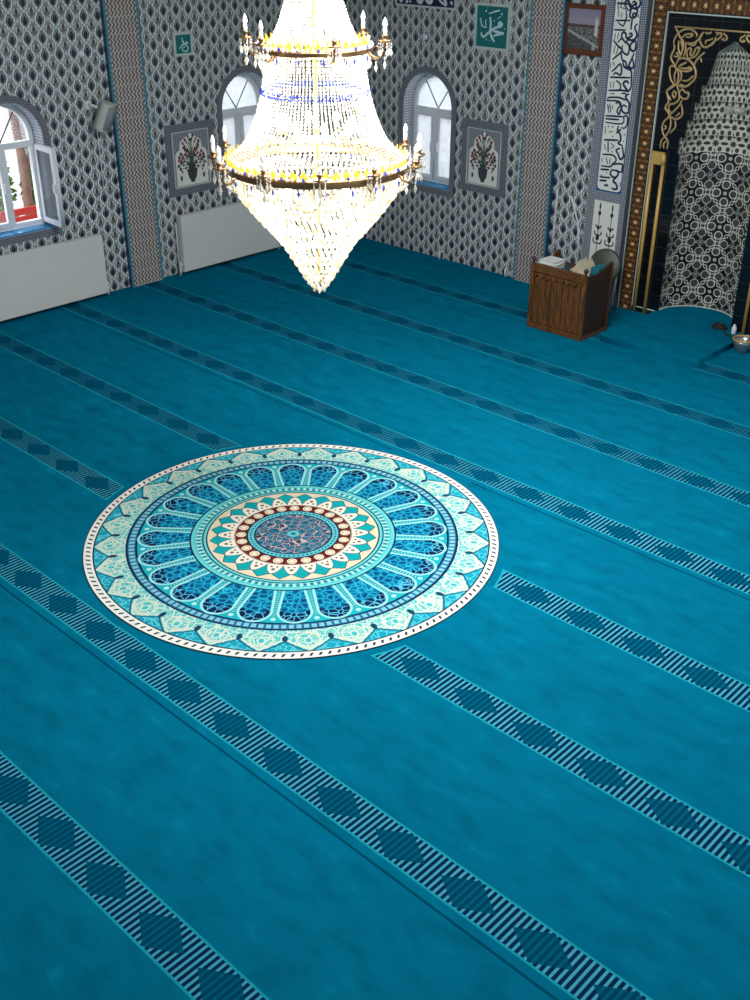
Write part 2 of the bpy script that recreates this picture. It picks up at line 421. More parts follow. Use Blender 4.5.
def crystal_mat(name, c=(0.95, 0.95, 0.93), emit=0.0, tr=0.25):
    m = bpy.data.materials.new(name); m.use_nodes = True; t = m.node_tree; t.nodes.clear()
    o = t.nodes.new('ShaderNodeOutputMaterial'); g = t.nodes.new('ShaderNodeBsdfGlossy'); tl = t.nodes.new('ShaderNodeBsdfTranslucent')
    di = t.nodes.new('ShaderNodeBsdfDiffuse'); tp = t.nodes.new('ShaderNodeBsdfTransparent')
    no = t.nodes.new('ShaderNodeTexNoise'); no.inputs['Scale'].default_value = 120
    tc = t.nodes.new('ShaderNodeTexCoord'); t.links.new(tc.outputs['Object'], no.inputs['Vector'])
    mc = t.nodes.new('ShaderNodeMix'); mc.data_type = 'RGBA'; mc.inputs[6].default_value = (*c, 1); mc.inputs[7].default_value = (c[0]*0.9, c[1]*0.82, c[2]*0.66, 1)
    t.links.new(no.outputs['Fac'], mc.inputs[0]); t.links.new(mc.outputs[2], tl.inputs[0])
    di.inputs[0].default_value = (*c, 1); g.inputs['Roughness'].default_value = 0.1
    a = t.nodes.new('ShaderNodeMixShader'); a.inputs[0].default_value = 0.25
    b = t.nodes.new('ShaderNodeMixShader'); b.inputs[0].default_value = 0.15
    d = t.nodes.new('ShaderNodeMixShader'); d.inputs[0].default_value = tr
    t.links.new(tl.outputs[0], a.inputs[1]); t.links.new(di.outputs[0], a.inputs[2]); t.links.new(a.outputs[0], b.inputs[1]); t.links.new(g.outputs[0], b.inputs[2])
    t.links.new(b.outputs[0], d.inputs[1]); t.links.new(tp.outputs[0], d.inputs[2]); t.links.new(d.outputs[0], o.inputs[0]); return m
crystal = crystal_mat('crystal_bead', tr=0.1)
amber_bead = crystal_mat('amber_lit_bead', (0.80, 0.72, 0.56), tr=0.05)
crown_glass = crystal_mat('gilt_leaf', (0.98, 0.74, 0.12), tr=0.0)
blue_bead = crystal_mat('blue_bead', (0.10, 0.18, 0.95), tr=0.0)
def emit_mat(name, c, s):
    m = bpy.data.materials.new(name); m.use_nodes = True; t = m.node_tree
    b = t.nodes['Principled BSDF']; b.inputs['Emission Color'].default_value = (*c, 1); b.inputs['Emission Strength'].default_value = s
    n = t.nodes.new('ShaderNodeTexNoise'); n.inputs['Scale'].default_value = 5
    r = t.nodes.new('ShaderNodeMath'); r.operation = 'MULTIPLY_ADD'; r.inputs[1].default_value = 0.1; r.inputs[2].default_value = 0.4; t.links.new(n.outputs['Fac'], r.inputs[0]); t.links.new(r.outputs[0], b.inputs['Roughness'])
    return m
lamp_glow = emit_mat('lit_bulb', (1.0, 0.93, 0.82), 14.0)
candle_glow = emit_mat('candle_faint_glow', (1.0, 0.86, 0.80), 0.45)  # faint glow added to candle sleeves and tips that are not lit

# ------------------------------------------------------------------ mesh helpers
ROOT = {}
MF = Matrix(((1, 0, 0, 0), (0, 0, -1, 0), (0, 1, 0, 0), (0, 0, 0, 1)))     # front wall: (u,v,w) -> x=u, z=v, y=-w
ML = Matrix(((0, 0, 1, 0), (1, 0, 0, 0), (0, 1, 0, 0), (0, 0, 0, 1)))      # left wall:  (u,v,w) -> y=u, z=v, x=w
def T(x, y, z): return Matrix.Translation((x, y, z))
def Rz(a): return Matrix.Rotation(a, 4, 'Z')
def Rx(a): return Matrix.Rotation(a, 4, 'X')
def Ry(a): return Matrix.Rotation(a, 4, 'Y')

class MB:
    def __init__(self): self.bm = bmesh.new(); self.smooth = []
    def _fin(self, verts, M, faces=None, mi=0, smooth=False):
        if M is not None: bmesh.ops.transform(self.bm, matrix=M, verts=verts)
        fs = faces if faces is not None else {f for v in verts for f in v.link_faces}
        for f in fs: f.material_index = mi; f.smooth = smooth
    def box(self, x0, x1, y0, y1, z0, z1, M=None, mi=0, bevel=0.0):
        r = bmesh.ops.create_cube(self.bm, size=1.0, matrix=T((x0+x1)/2, (y0+y1)/2, (z0+z1)/2) @ Matrix.Diagonal((x1-x0, y1-y0, z1-z0, 1)))
        vs = r['verts']
        if bevel:
            es = {e for v in vs for e in v.link_edges}
            b = bmesh.ops.bevel(self.bm, geom=list(es), offset=bevel, segments=2, affect='EDGES', profile=0.6)
            vs = list({v for f in b['faces'] for v in f.verts} | {v for v in vs if v.is_valid})
            vs = list({v for v0 in vs for f in v0.link_faces for v in f.verts})
        self._fin(vs, M, mi=mi); return self
    def lathe(self, prof, c=(0, 0, 0), n=24, M=None, mi=0, smooth=True, a0=0.0, a1=2*PI):
        full = abs((a1-a0)-2*PI) < 1e-6
        rings = []
        for r, z in prof:
            if r < 1e-6: rings.append([self.bm.verts.new((c[0], c[1], c[2]+z))]*(n if full else n+1)); continue
            rings.append([self.bm.verts.new((c[0]+r*math.cos(a0+(a1-a0)*i/n), c[1]+r*math.sin(a0+(a1-a0)*i/n), c[2]+z)) for i in range(n if full else n+1)])
        fs = []
        for A, B in zip(rings, rings[1:]):
            for i in range(n):
                j = (i+1) % n if full else i+1
                q = []
                for v in (A[i], A[j], B[j], B[i]):
                    if v not in q: q.append(v)
                if len(q) > 2:
                    try: fs.append(self.bm.faces.new(q))
                    except ValueError: pass
        vs = list({v for R_ in rings for v in R_})
        self._fin(vs, M, faces=fs, mi=mi, smooth=smooth); return self
    def cyl(self, p0, p1, r, n=12, r1=None, M=None, mi=0, smooth=True):
        p0, p1 = Vector(p0), Vector(p1); d = p1-p0; L = d.length
        q = Vector((0, 0, 1)).rotation_difference(d.normalized()).to_matrix().to_4x4()
        r1 = r if r1 is None else r1
        return self.lathe([(0, 0), (r, 0), (r1, L), (0, L)], (0, 0, 0), n, (M or Matrix()) @ T(*p0) @ q, mi, smooth)
    def tube(self, pts, r, n=8, M=None, mi=0, close=False, flat=1.0, up=None):
        pts = [Vector(p) for p in pts]; rings = []
        N = len(pts)
        for i, p in enumerate(pts):
            a = pts[i-1] if (i > 0 or close) else p; b = pts[(i+1) % N] if (i < N-1 or close) else p
            t = (b-a).normalized()
            u = Vector(up) if up else (Vector((0, 0, 1)) if abs(t.z) < 0.9 else Vector((1, 0, 0)))
            s = t.cross(u).normalized(); w = s.cross(t)
            rr = r[i] if isinstance(r, (list, tuple)) else r
            rings.append([self.bm.verts.new(p+s*rr*math.cos(2*PI*k/n)+w*rr*flat*math.sin(2*PI*k/n)) for k in range(n)])
        fs = []
        rg = range(N if close else N-1)
        for i in rg:
            A, B = rings[i], rings[(i+1) % N]
            for k in range(n): fs.append(self.bm.faces.new((A[k], A[(k+1) % n], B[(k+1) % n], B[k])))
        if not close:
            fs.append(self.bm.faces.new(rings[0][::-1])); fs.append(self.bm.faces.new(rings[-1]))
        self._fin([v for R_ in rings for v in R_], M, faces=fs, mi=mi, smooth=True); return self
    def plate(self, outer, holes=(), d=0.02, w0=0.0, M=None, mi=0):
        # filled outline with holes, thickness d from local height w0
        c = bpy.data.curves.new('tmp', 'CURVE'); c.dimensions = '2D'; c.fill_mode = 'BOTH'; c.extrude = d/2
        for poly in [outer, *holes]:
            s = c.splines.new('POLY'); s.points.add(len(poly)-1); s.use_cyclic_u = True
            for i, (a, b) in enumerate(poly): s.points[i].co = (a, b, 0, 1)
        o = bpy.data.objects.new('tmp', c); me = o.to_mesh()
        n0 = len(self.bm.verts); nf = len(self.bm.faces)
        self.bm.from_mesh(me); self.bm.verts.ensure_lookup_table(); self.bm.faces.ensure_lookup_table()
        vs = self.bm.verts[n0:]; fs = self.bm.faces[nf:]
        bmesh.ops.transform(self.bm, matrix=(M or Matrix()) @ T(0, 0, w0+d/2), verts=vs)
        for f in fs: f.material_index = mi
        o.to_mesh_clear(); bpy.data.objects.remove(o); bpy.data.curves.remove(c); return self
    def stroke(self, pts, w, M, w0, d=0.004, mi=0):
        # flat pen stroke along a smoothed polyline
        P = [Vector((a, b, 0)) for a, b in pts]
        Q = []
        n = len(P)
        for i in range(n-1):
            p0, p1, p2, p3 = P[max(i-1, 0)], P[i], P[i+1], P[min(i+2, n-1)]
            for k in range(4):
                t = k/4; Q.append(0.5*((2*p1)+(p2-p0)*t+(2*p0-5*p1+4*p2-p3)*t*t+(3*p1-p0-3*p2+p3)*t**3))
        Q.append(P[-1]); m = len(Q)
        rs = [w*(0.45+0.55*math.sin(PI*min(1, max(0, (i+1.0)/(m+1)))) ** 0.5) for i in range(m)]
        Q = [Vector((q.x, q.y, w0)) for q in Q]
        return self.tube(Q, rs, 6, M, mi, flat=d/w, up=(0, 0, 1))
    def build(self, name, mats, parent=None):
        me = bpy.data.meshes.new(name)
        if parent is not None:
            bmesh.ops.transform(self.bm, matrix=ROOT[parent.name].inverted(), verts=self.bm.verts)
        bmesh.ops.recalc_face_normals(self.bm, faces=self.bm.faces) if not getattr(self, 'keep', False) else None
        self.bm.to_mesh(me); self.bm.free()
        for m in (mats if isinstance(mats, (list, tuple)) else [mats]): me.materials.append(m)
        o = bpy.data.objects.new(name, me); COL.objects.link(o)
        if parent is not None: o.parent = parent; ROOT[o.name] = ROOT[parent.name]
        else: ROOT[o.name] = Matrix()
        return o
def tag(o, label, cat, group=None, kind=None):
    if label: o['label'] = label
    if cat: o['category'] = cat
    if group: o['group'] = group
    if kind: o['kind'] = kind
    return o
def thing(name, label, cat, loc, group=None):
    o = bpy.data.objects.new(name, None); COL.objects.link(o); o.location = loc; o.empty_display_size = 0.1
    ROOT[o.name] = T(*loc); return tag(o, label, cat, group)
def struct(name, mb, mats, label=None, cat=None, parent=None):
    o = mb.build(name, mats, parent); o['kind'] = 'structure'
    return tag(o, label, cat)
def arch(cx, z0, r, zs, n=24):
    pts = [(cx-r, z0), (cx+r, z0), (cx+r, zs)]
    pts += [(cx+r*math.cos(PI*k/n), zs+r*math.sin(PI*k/n)) for k in range(1, n)]
    return pts+[(cx-r, zs)]
def rect(a, b, c, d): return [(a, c), (b, c), (b, d), (a, d)]

HW = 6.0     # room height
# ------------------------------------------------------------------ room shell
fl = MB(); fl.box(-0.3, 12.5, -13.3, 0.0, -0.12, 0.0)
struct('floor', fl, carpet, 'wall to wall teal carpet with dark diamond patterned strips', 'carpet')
cl = MB(); cl.box(-0.3, 12.5, -13.3, 0.6, HW, HW+0.15)
struct('ceiling', cl, ceiling_mat, 'white ceiling over the prayer hall', 'ceiling')
# front wall with a window and the mihrab opening
WZ0, WZS, WR = 0.93, 1.96, 0.43
MXC = 5.92
NR = 0.47
steps = [(0.47, 0.0), (0.47, 1.885), (0.49, 1.885), (0.49, 2.07), (0.43, 2.07), (0.43, 2.255), (0.37, 2.255), (0.37, 2.445), (0.315, 2.445), (0.315, 2.63), (0.262, 2.63), (0.185, 2.97), (0.0, 3.09)]
mih_hole = [(MXC-a, z) for a, z in steps]+[(MXC+a, z) for a, z in steps[-2::-1]]
tl = 0.018
fw = MB(); fw.plate(rect(-0.3, 12.5, 0.0, HW), [arch(1.70, WZ0, WR, WZS), [(a, z if z > 0 else -0.0) for a, z in [(MXC-0.475, 0.002)]+mih_hole[1:-1]+[(MXC+0.475, 0.002)]]], 0.30, -0.30, MF)
struct('wall_front', fw, wall_tile_front, 'front wall covered in blue and white floral tiles', 'wall')
lw = MB(); lw.plate(rect(-13.3, 0.3, 0.0, HW), [arch(-5.12, WZ0, WR, WZS), arch(-1.66, WZ0, WR, WZS)], 0.30, -0.30, ML)
struct('wall_left', lw, wall_tile_left, 'left wall covered in blue and white floral tiles', 'wall')
rw = MB(); rw.box(12.2, 12.5, -13.3, 0.0, 0, HW); struct('wall_right', rw, back_paint, 'plain painted right wall', 'wall')
bw = MB(); bw.box(0, 12.2, -13.3, -13.05, 0, HW); struct('wall_back', bw, back_paint, 'plain painted back wall', 'wall')

# pilasters
t1 = MB(); t1.box(-3.755, -3.265, 0.0, HW, 0, 0.06, ML)
for f in t1.bm.faces:
    f.material_index = 1 if abs(f.normal.y) > 0.5 else 0
bmesh.ops.recalc_face_normals(t1.bm, faces=t1.bm.faces)
struct('trim_1', t1, [pil_left, blue_side], 'tiled pilaster on the left wall between the two windows', 'pilaster')
t2 = MB(); t2.box(3.315, 3.795, 0.0, HW, 0, 0.065, MF)
t2.bm.normal_update()
for f in t2.bm.faces: f.material_index = 1 if abs(f.normal.x) > 0.5 else 0
struct('trim_2', t2, [pil_front, blue_side], 'tiled pilaster on the front wall right of the large green panel', 'pilaster')
t1 = bpy.data.objects['trim_1']
for p in t1.data.polygons: p.material_index = 1 if abs(p.normal.y) > 0.5 else 0

# ------------------------------------------------------------------ windows
def window(idx, M, cx, label, frost, sash_open=False):
    root = bpy.data.objects.new('window_%d' % idx, None); COL.objects.link(root)
    loc = (M @ Vector((cx, WZ0, 0))); root.location = loc; ROOT[root.name] = T(*loc)
    root['kind'] = 'structure'; root['label'] = label; root['category'] = 'window'
    a = MB(); a.plate(arch(cx, WZ0-0.075, WR+0.075, WZS), [arch(cx, WZ0, WR, WZS)], 0.012, 0.0, M); a.build('tile_surround', braid_dark, root)
    # reveal lining of pale floral tile
    rv = MB(); rv.plate(arch(cx, WZ0+0.001, WR-0.001, WZS), [arch(cx, WZ0+0.012, WR-0.012, WZS)], 0.288, -0.286, M); rv.build('reveal', braid_pale, root)
    s = MB(); s.plate(rect(cx-WR+0.012, cx+WR-0.012, WZ0+0.012, WZ0+0.030), [], 0.19, -0.19, M); s.build('sill', sill_blue, root)
    fi = WR-0.014; b = WZ0+0.03; f = 0.055; tz = WZS-0.11     # transom height
    fr = MB()
    lower_l = rect(cx-fi+f, cx-0.035, b+f, tz); lower_r = rect(cx+0.035, cx+fi-f, b+f, tz)
    up = [(cx-fi+f, tz+0.07), (cx+fi-f, tz+0.07)]+[(cx+(fi-f)*math.cos(PI*k/20), WZS+(fi-f)*math.sin(PI*k/20)) for k in range(0, 21)]
    fr.plate(arch(cx, b, fi, WZS), [lower_l, lower_r, up], 0.06, -0.26, M)
    fr.build('frame', pvc, root)
    # V shaped glazing bars in the fanlight
    vb = MB()
    for sgn in (-1, 1):
        ang = math.radians(62)
        L = (WZS-tz-0.07)
        x1 = cx+sgn*(fi-f)*0.60; z1 = WZS+(fi-f)*0.78
        vb.tube([M @ Vector((cx, tz+0.07, -0.225)), M @ Vector((x1, z1, -0.225))], 0.008, 6)
    vb.build('glazing_bar', slate if idx == 1 else grey_metal, root)
    # glass
    g = MB(); g.plate(up, [], 0.006, -0.235, M); g.build('fanlight_pane', clear_glass if not frost else frosted, root)
    for k, rr in enumerate((lower_l, lower_r)):
        x0, x1 = rr[0][0], rr[1][0]; z0, z1 = rr[0][1], rr[2][1]
        if sash_open and k == 1:
            # open casement turned into the room on its outer jamb
            H = M @ T(cx+fi-0.02, 0, -0.20) @ Ry(math.radians(86))
            wid = x1-x0+0.12
            sh = MB(); sh.plate(rect(-wid, 0, z0-0.03, z1+0.03), [rect(-wid+0.06, -0.06, z0+0.03, z1-0.03)], 0.05, 0, H)
            so = sh.build('open_casement', pvc, root)
            pg = MB(); pg.plate(rect(-wid+0.06, -0.06, z0+0.03, z1-0.03), [], 0.008, 0.02, H); pg.build('pane', frosted, so)
            hn = MB(); hn.box(-wid+0.015, -wid+0.04, (z0+z1)/2-0.05, (z0+z1)/2+0.05, -0.03, 0.0, H, bevel=0.004); hn.build('handle', pvc, so)
            continue
        sh = MB(); sh.plate(rect(x0-0.015, x1+0.015, z0-0.015, z1+0.015), [rect(x0+0.035, x1-0.035, z0+0.035, z1-0.035)], 0.045, -0.215, M)
        so = sh.build('casement', pvc, root)
        pg = MB(); pg.plate(rect(x0+0.03, x1-0.03, z0+0.03, z1-0.03), [], 0.006, -0.20, M); pg.build('pane', frosted if frost else clear_glass, so)
        hx = cx+(0.05 if k else -0.05)
        hn = MB(); hn.box(hx-0.012, hx+0.012, (z0+z1)/2-0.06, (z0+z1)/2+0.06, -0.17, -0.14, M, bevel=0.004); hn.build('handle', pvc, so)
    return root
window(1, ML, -5.12, 'arched white window with a casement standing open, at the left edge above the wide radiator', False, True)
window(2, ML, -1.66, 'arched white window partly hidden behind the chandelier', True)
window(3, MF, 1.70, 'arched white window on the front wall right of the chandelier', True)

# ------------------------------------------------------------------ niche tile panels with a vase of flowers
def niche_panel(M, x0, x1, z0, z1, label, name='floral_tile_panel'):
    loc = M @ Vector(((x0+x1)/2, z0, 0)); root = thing(name, label, 'tile panel', loc, 'vase tile panels beside the windows')
    a = MB(); a.plate(rect(x0, x1, z0, z1), [rect(x0+0.10, x1-0.10, z0+0.10, z1-0.10)], 0.014, 0.0, M); a.build('border', braid_dark, root)
    b = MB(); b.plate(rect(x0+0.10, x1-0.10, z0+0.10, z1-0.10), [], 0.008, 0.0, M); b.build('spandrel', braid_blue, root)
    e = MB(); e.plate(rect(x0+0.095, x1-0.095, z0+0.095, z1-0.095), [rect(x0+0.108, x1-0.108, z0+0.108, z1-0.108)], 0.018, 0, M); e.build('edge_line', panel_frame, root)
    cx = (x0+x1)/2; hw = (x1-x0)/2-0.135; zb = z0+0.115; zt = z1-0.125; h = zt-zb
    prof = [(hw, 0), (hw, 0.60*h), (hw*0.92, 0.66*h), (hw*0.70, 0.70*h), (hw*0.68, 0.80*h), (hw*0.60, 0.86*h), (hw*0.35, 0.92*h), (hw*0.12, 0.965*h), (0, h)]
    out = [(cx+a_, zb+z_) for a_, z_ in prof]+[(cx-a_, zb+z_) for a_, z_ in prof[-2::-1]]
    c = MB(); c.plate(out, [], 0.013, 0.0, M); fld = c.build('cream_field', cream_tile, root)
    # vase, stems, blossoms
    v = MB()
    vp = [(0.035, 0.03), (0.028, 0.05), (0.06, 0.09), (0.075, 0.15), (0.06, 0.20), (0.035, 0.23), (0.05, 0.26)]
    v.plate([(cx+a_, zb+z_) for a_, z_ in vp]+[(cx-a_, zb+z_) for a_, z_ in vp[::-1]], [], 0.004, 0.012, M); v.build('vase', slate, root)
    st = MB(); bl = MB(); lf = MB(); rnd = random.Random(3)
    spots = [(.04, .94), (.09, .88), (.13, .82), (.20, .56), (.22, .40), (.14, .54), (.05, .58), (.10, .70), (0, .50), (0, .86), (.10, .60), (.16, .46), (.19, .33), (.12, .74), (.17, .62), (.07, .42), (.06, .68), (.21, .50), (.10, .34)]
    for sx, sz in spots:
        for sg in ((-1, 1) if sx else (1,)):
            x = cx+sg*sx*hw/0.26; z = zb+sz*h
            st.stroke([(cx, zb+0.25), (cx+sg*sx*0.25*hw/0.26, zb+0.25+(z-zb-0.25)*0.6), (x, z)], 0.0045, M, 0.014, 0.002)
            rr = 0.014+0.006*rnd.random()
            poly = [(x+rr*(1+0.3*math.cos(5*t))*math.cos(t), z+rr*(1+0.3*math.cos(5*t))*1.2*math.sin(t)) for t in [2*PI*k/15 for k in range(15)]]
            (bl if rnd.random() < 0.62 or sz > .7 and sx else lf).plate(poly, [], 0.004, 0.013, M)
            lx, lz = x-sg*0.022, z-0.035
            lf.plate([(lx+0.010*math.cos(t), lz+0.020*math.sin(t)) for t in [2*PI*k/8 for k in range(8)]], [], 0.004, 0.013, M)
    for sg in (-1, 1):
        x = cx+sg*hw*0.72; z = zb+0.10
        lf.plate([(x+0.016*math.cos(t), z+0.035*math.sin(t)) for t in [2*PI*k/10 for k in range(10)]], [], 0.004, 0.013, M)
    st.build('stems', leaf_green, root); bl.build('blossoms', tile_red, root); lf.build('leaves', slate, root)
niche_panel(ML, -3.02, -2.25, 1.00, 1.88, 'tile picture of flowers in a vase on the left wall, above the second radiator')
niche_panel(MF, 2.32, 3.06, 1.00, 1.90, 'tile picture of flowers in a vase on the front wall, beside the pilaster')

# ------------------------------------------------------------------ mihrab
mih = thing('mihrab', 'tall black prayer niche with gilt scrollwork and patterned curved recess', 'prayer niche', (MXC, 0, 0))
# facing of black tile
fc = MB()
MW = 0.82
fc.plate(rect(MXC-MW, MXC+MW, 0.0, 3.315), [[(MXC-0.47, 0.002)]+mih_hole[1:-1]+[(MXC+0.47, 0.002)]], 0.03, 0.0, MF)
fc.build('black_tile_facing', black_tile, mih)
for sg in (-1, 1):
    c = MXC+sg*0.903
    b = MB(); b.plate(rect(c-0.085, c+0.085, 0.0, 3.49), [], 0.05, 0.0, MF)
    o = b.build('gilt_side_border', gold_v if sg < 0 else gold_v, mih)
    e = MB(); e.plate(rect(min(c-sg*0.085, c-sg*0.096), max(c-sg*0.085, c-sg*0.096), 0.06, 3.31), [], 0.054, 0.0, MF)
    e.build('white_line', panel_frame, mih)
    e = MB(); e.plate(rect(min(c+sg*0.085, c+sg*0.15), max(c+sg*0.085, c+sg*0.15), 0.0, 3.60), [], 0.06, 0.0, MF); e.build('slate_edge', slate, mih)
    e = MB(); e.plate(rect(min(c+sg*0.085, c+sg*0.094), max(c+sg*0.085, c+sg*0.094), 0.0, 3.5), [], 0.066, 0.0, MF); e.build('white_line', panel_frame, mih)
b = MB(); b.plate(rect(MXC-MW, MXC+MW, 3.325, 3.49), [], 0.05, 0.0, MF); b.build('gilt_top_border', gold_h, mih)
for za in (3.312, 3.49):
    e = MB(); e.plate(rect(MXC-MW, MXC+MW, za, za+0.013), [], 0.054, 0.0, MF); e.build('white_line', panel_frame, mih)
e = MB(); e.plate(rect(MXC-1.05, MXC+1.05, 3.51, 3.60), [], 0.06, 0.0, MF); e.build('slate_edge', slate, mih)
e = MB()
for sg in (-1, 1):
    x0 = MXC+sg*0.76; e = MB(); e.plate(rect(min(x0, MXC+sg*0.485), max(x0, MXC+sg*0.485), 0.055, 0.067), [], 0.036, 0.0, MF); e.build('white_line', panel_frame, mih)
# curved recess: half cylinder, then stepped tiers
nb = MB(); nb.lathe([(0.47, 0.0), (0.47, 1.885)], (MXC, 0, 0), 36, a0=0, a1=PI, smooth=True); nb.keep = True
nb.build('recess_wall', niche_lower, mih)
lev = [(0.49, 1.885, 2.07), (0.43, 2.07, 2.255), (0.37, 2.255, 2.445), (0.315, 2.445, 2.63)]
for i, (r, a, b_) in enumerate(lev):
    k = MB(); k.lathe([(r+0.05, a), (r, a), (r, b_)] if i else [(r, a), (r, b_)], (MXC, 0, 0), 32, a0=0, a1=PI, smooth=False)
    k.build('recess_tier', niche_upper, mih)
k = MB(); k.lathe([(0.315, 2.63), (0.262, 2.63), (0.185, 2.97), (0.09, 3.05), (0.0, 3.10)], (MXC, 0, 0), 32, a0=0, a1=PI, smooth=False); k.build('recess_crown', niche_upper, mih)
k = MB(); k.tube([(MXC+0.467*math.cos(PI*i/24), 0.467*math.sin(PI*i/24), 0.080) for i in range(25)], 0.008, 6); k.build('base_bead', panel_frame, mih)
fin = MB(); fin.lathe([(0, 0), (0.012, 0.01), (0.015, 0.025), (0.006, 0.04), (0, 0.06)], (MXC, 0.02, 3.03), 10); fin.build('finial', steel, mih)
# colonnettes
for sg in (-1, 1):
    xa, xb = MXC+sg*0.775, MXC+sg*0.635
    for xx in (xa, xb):
        c = MB(); c.cyl((xx, -0.052, 0.0), (xx, -0.052, 1.80), 0.021, 10); c.build('colonnette', yellow_brass, mih)
    c = MB(); c.box(min(xa, xb)-0.018, max(xa, xb)+0.004, -0.07, -0.031, 1.745, 1.885, bevel=0.008)
    c.lathe([(0, 0), (0.025, 0), (0.03, 0.05), (0.02, 0.11), (0, 0.12)], (xb, -0.06, 1.755), 12)
    c.build('capital', yellow_brass, mih)
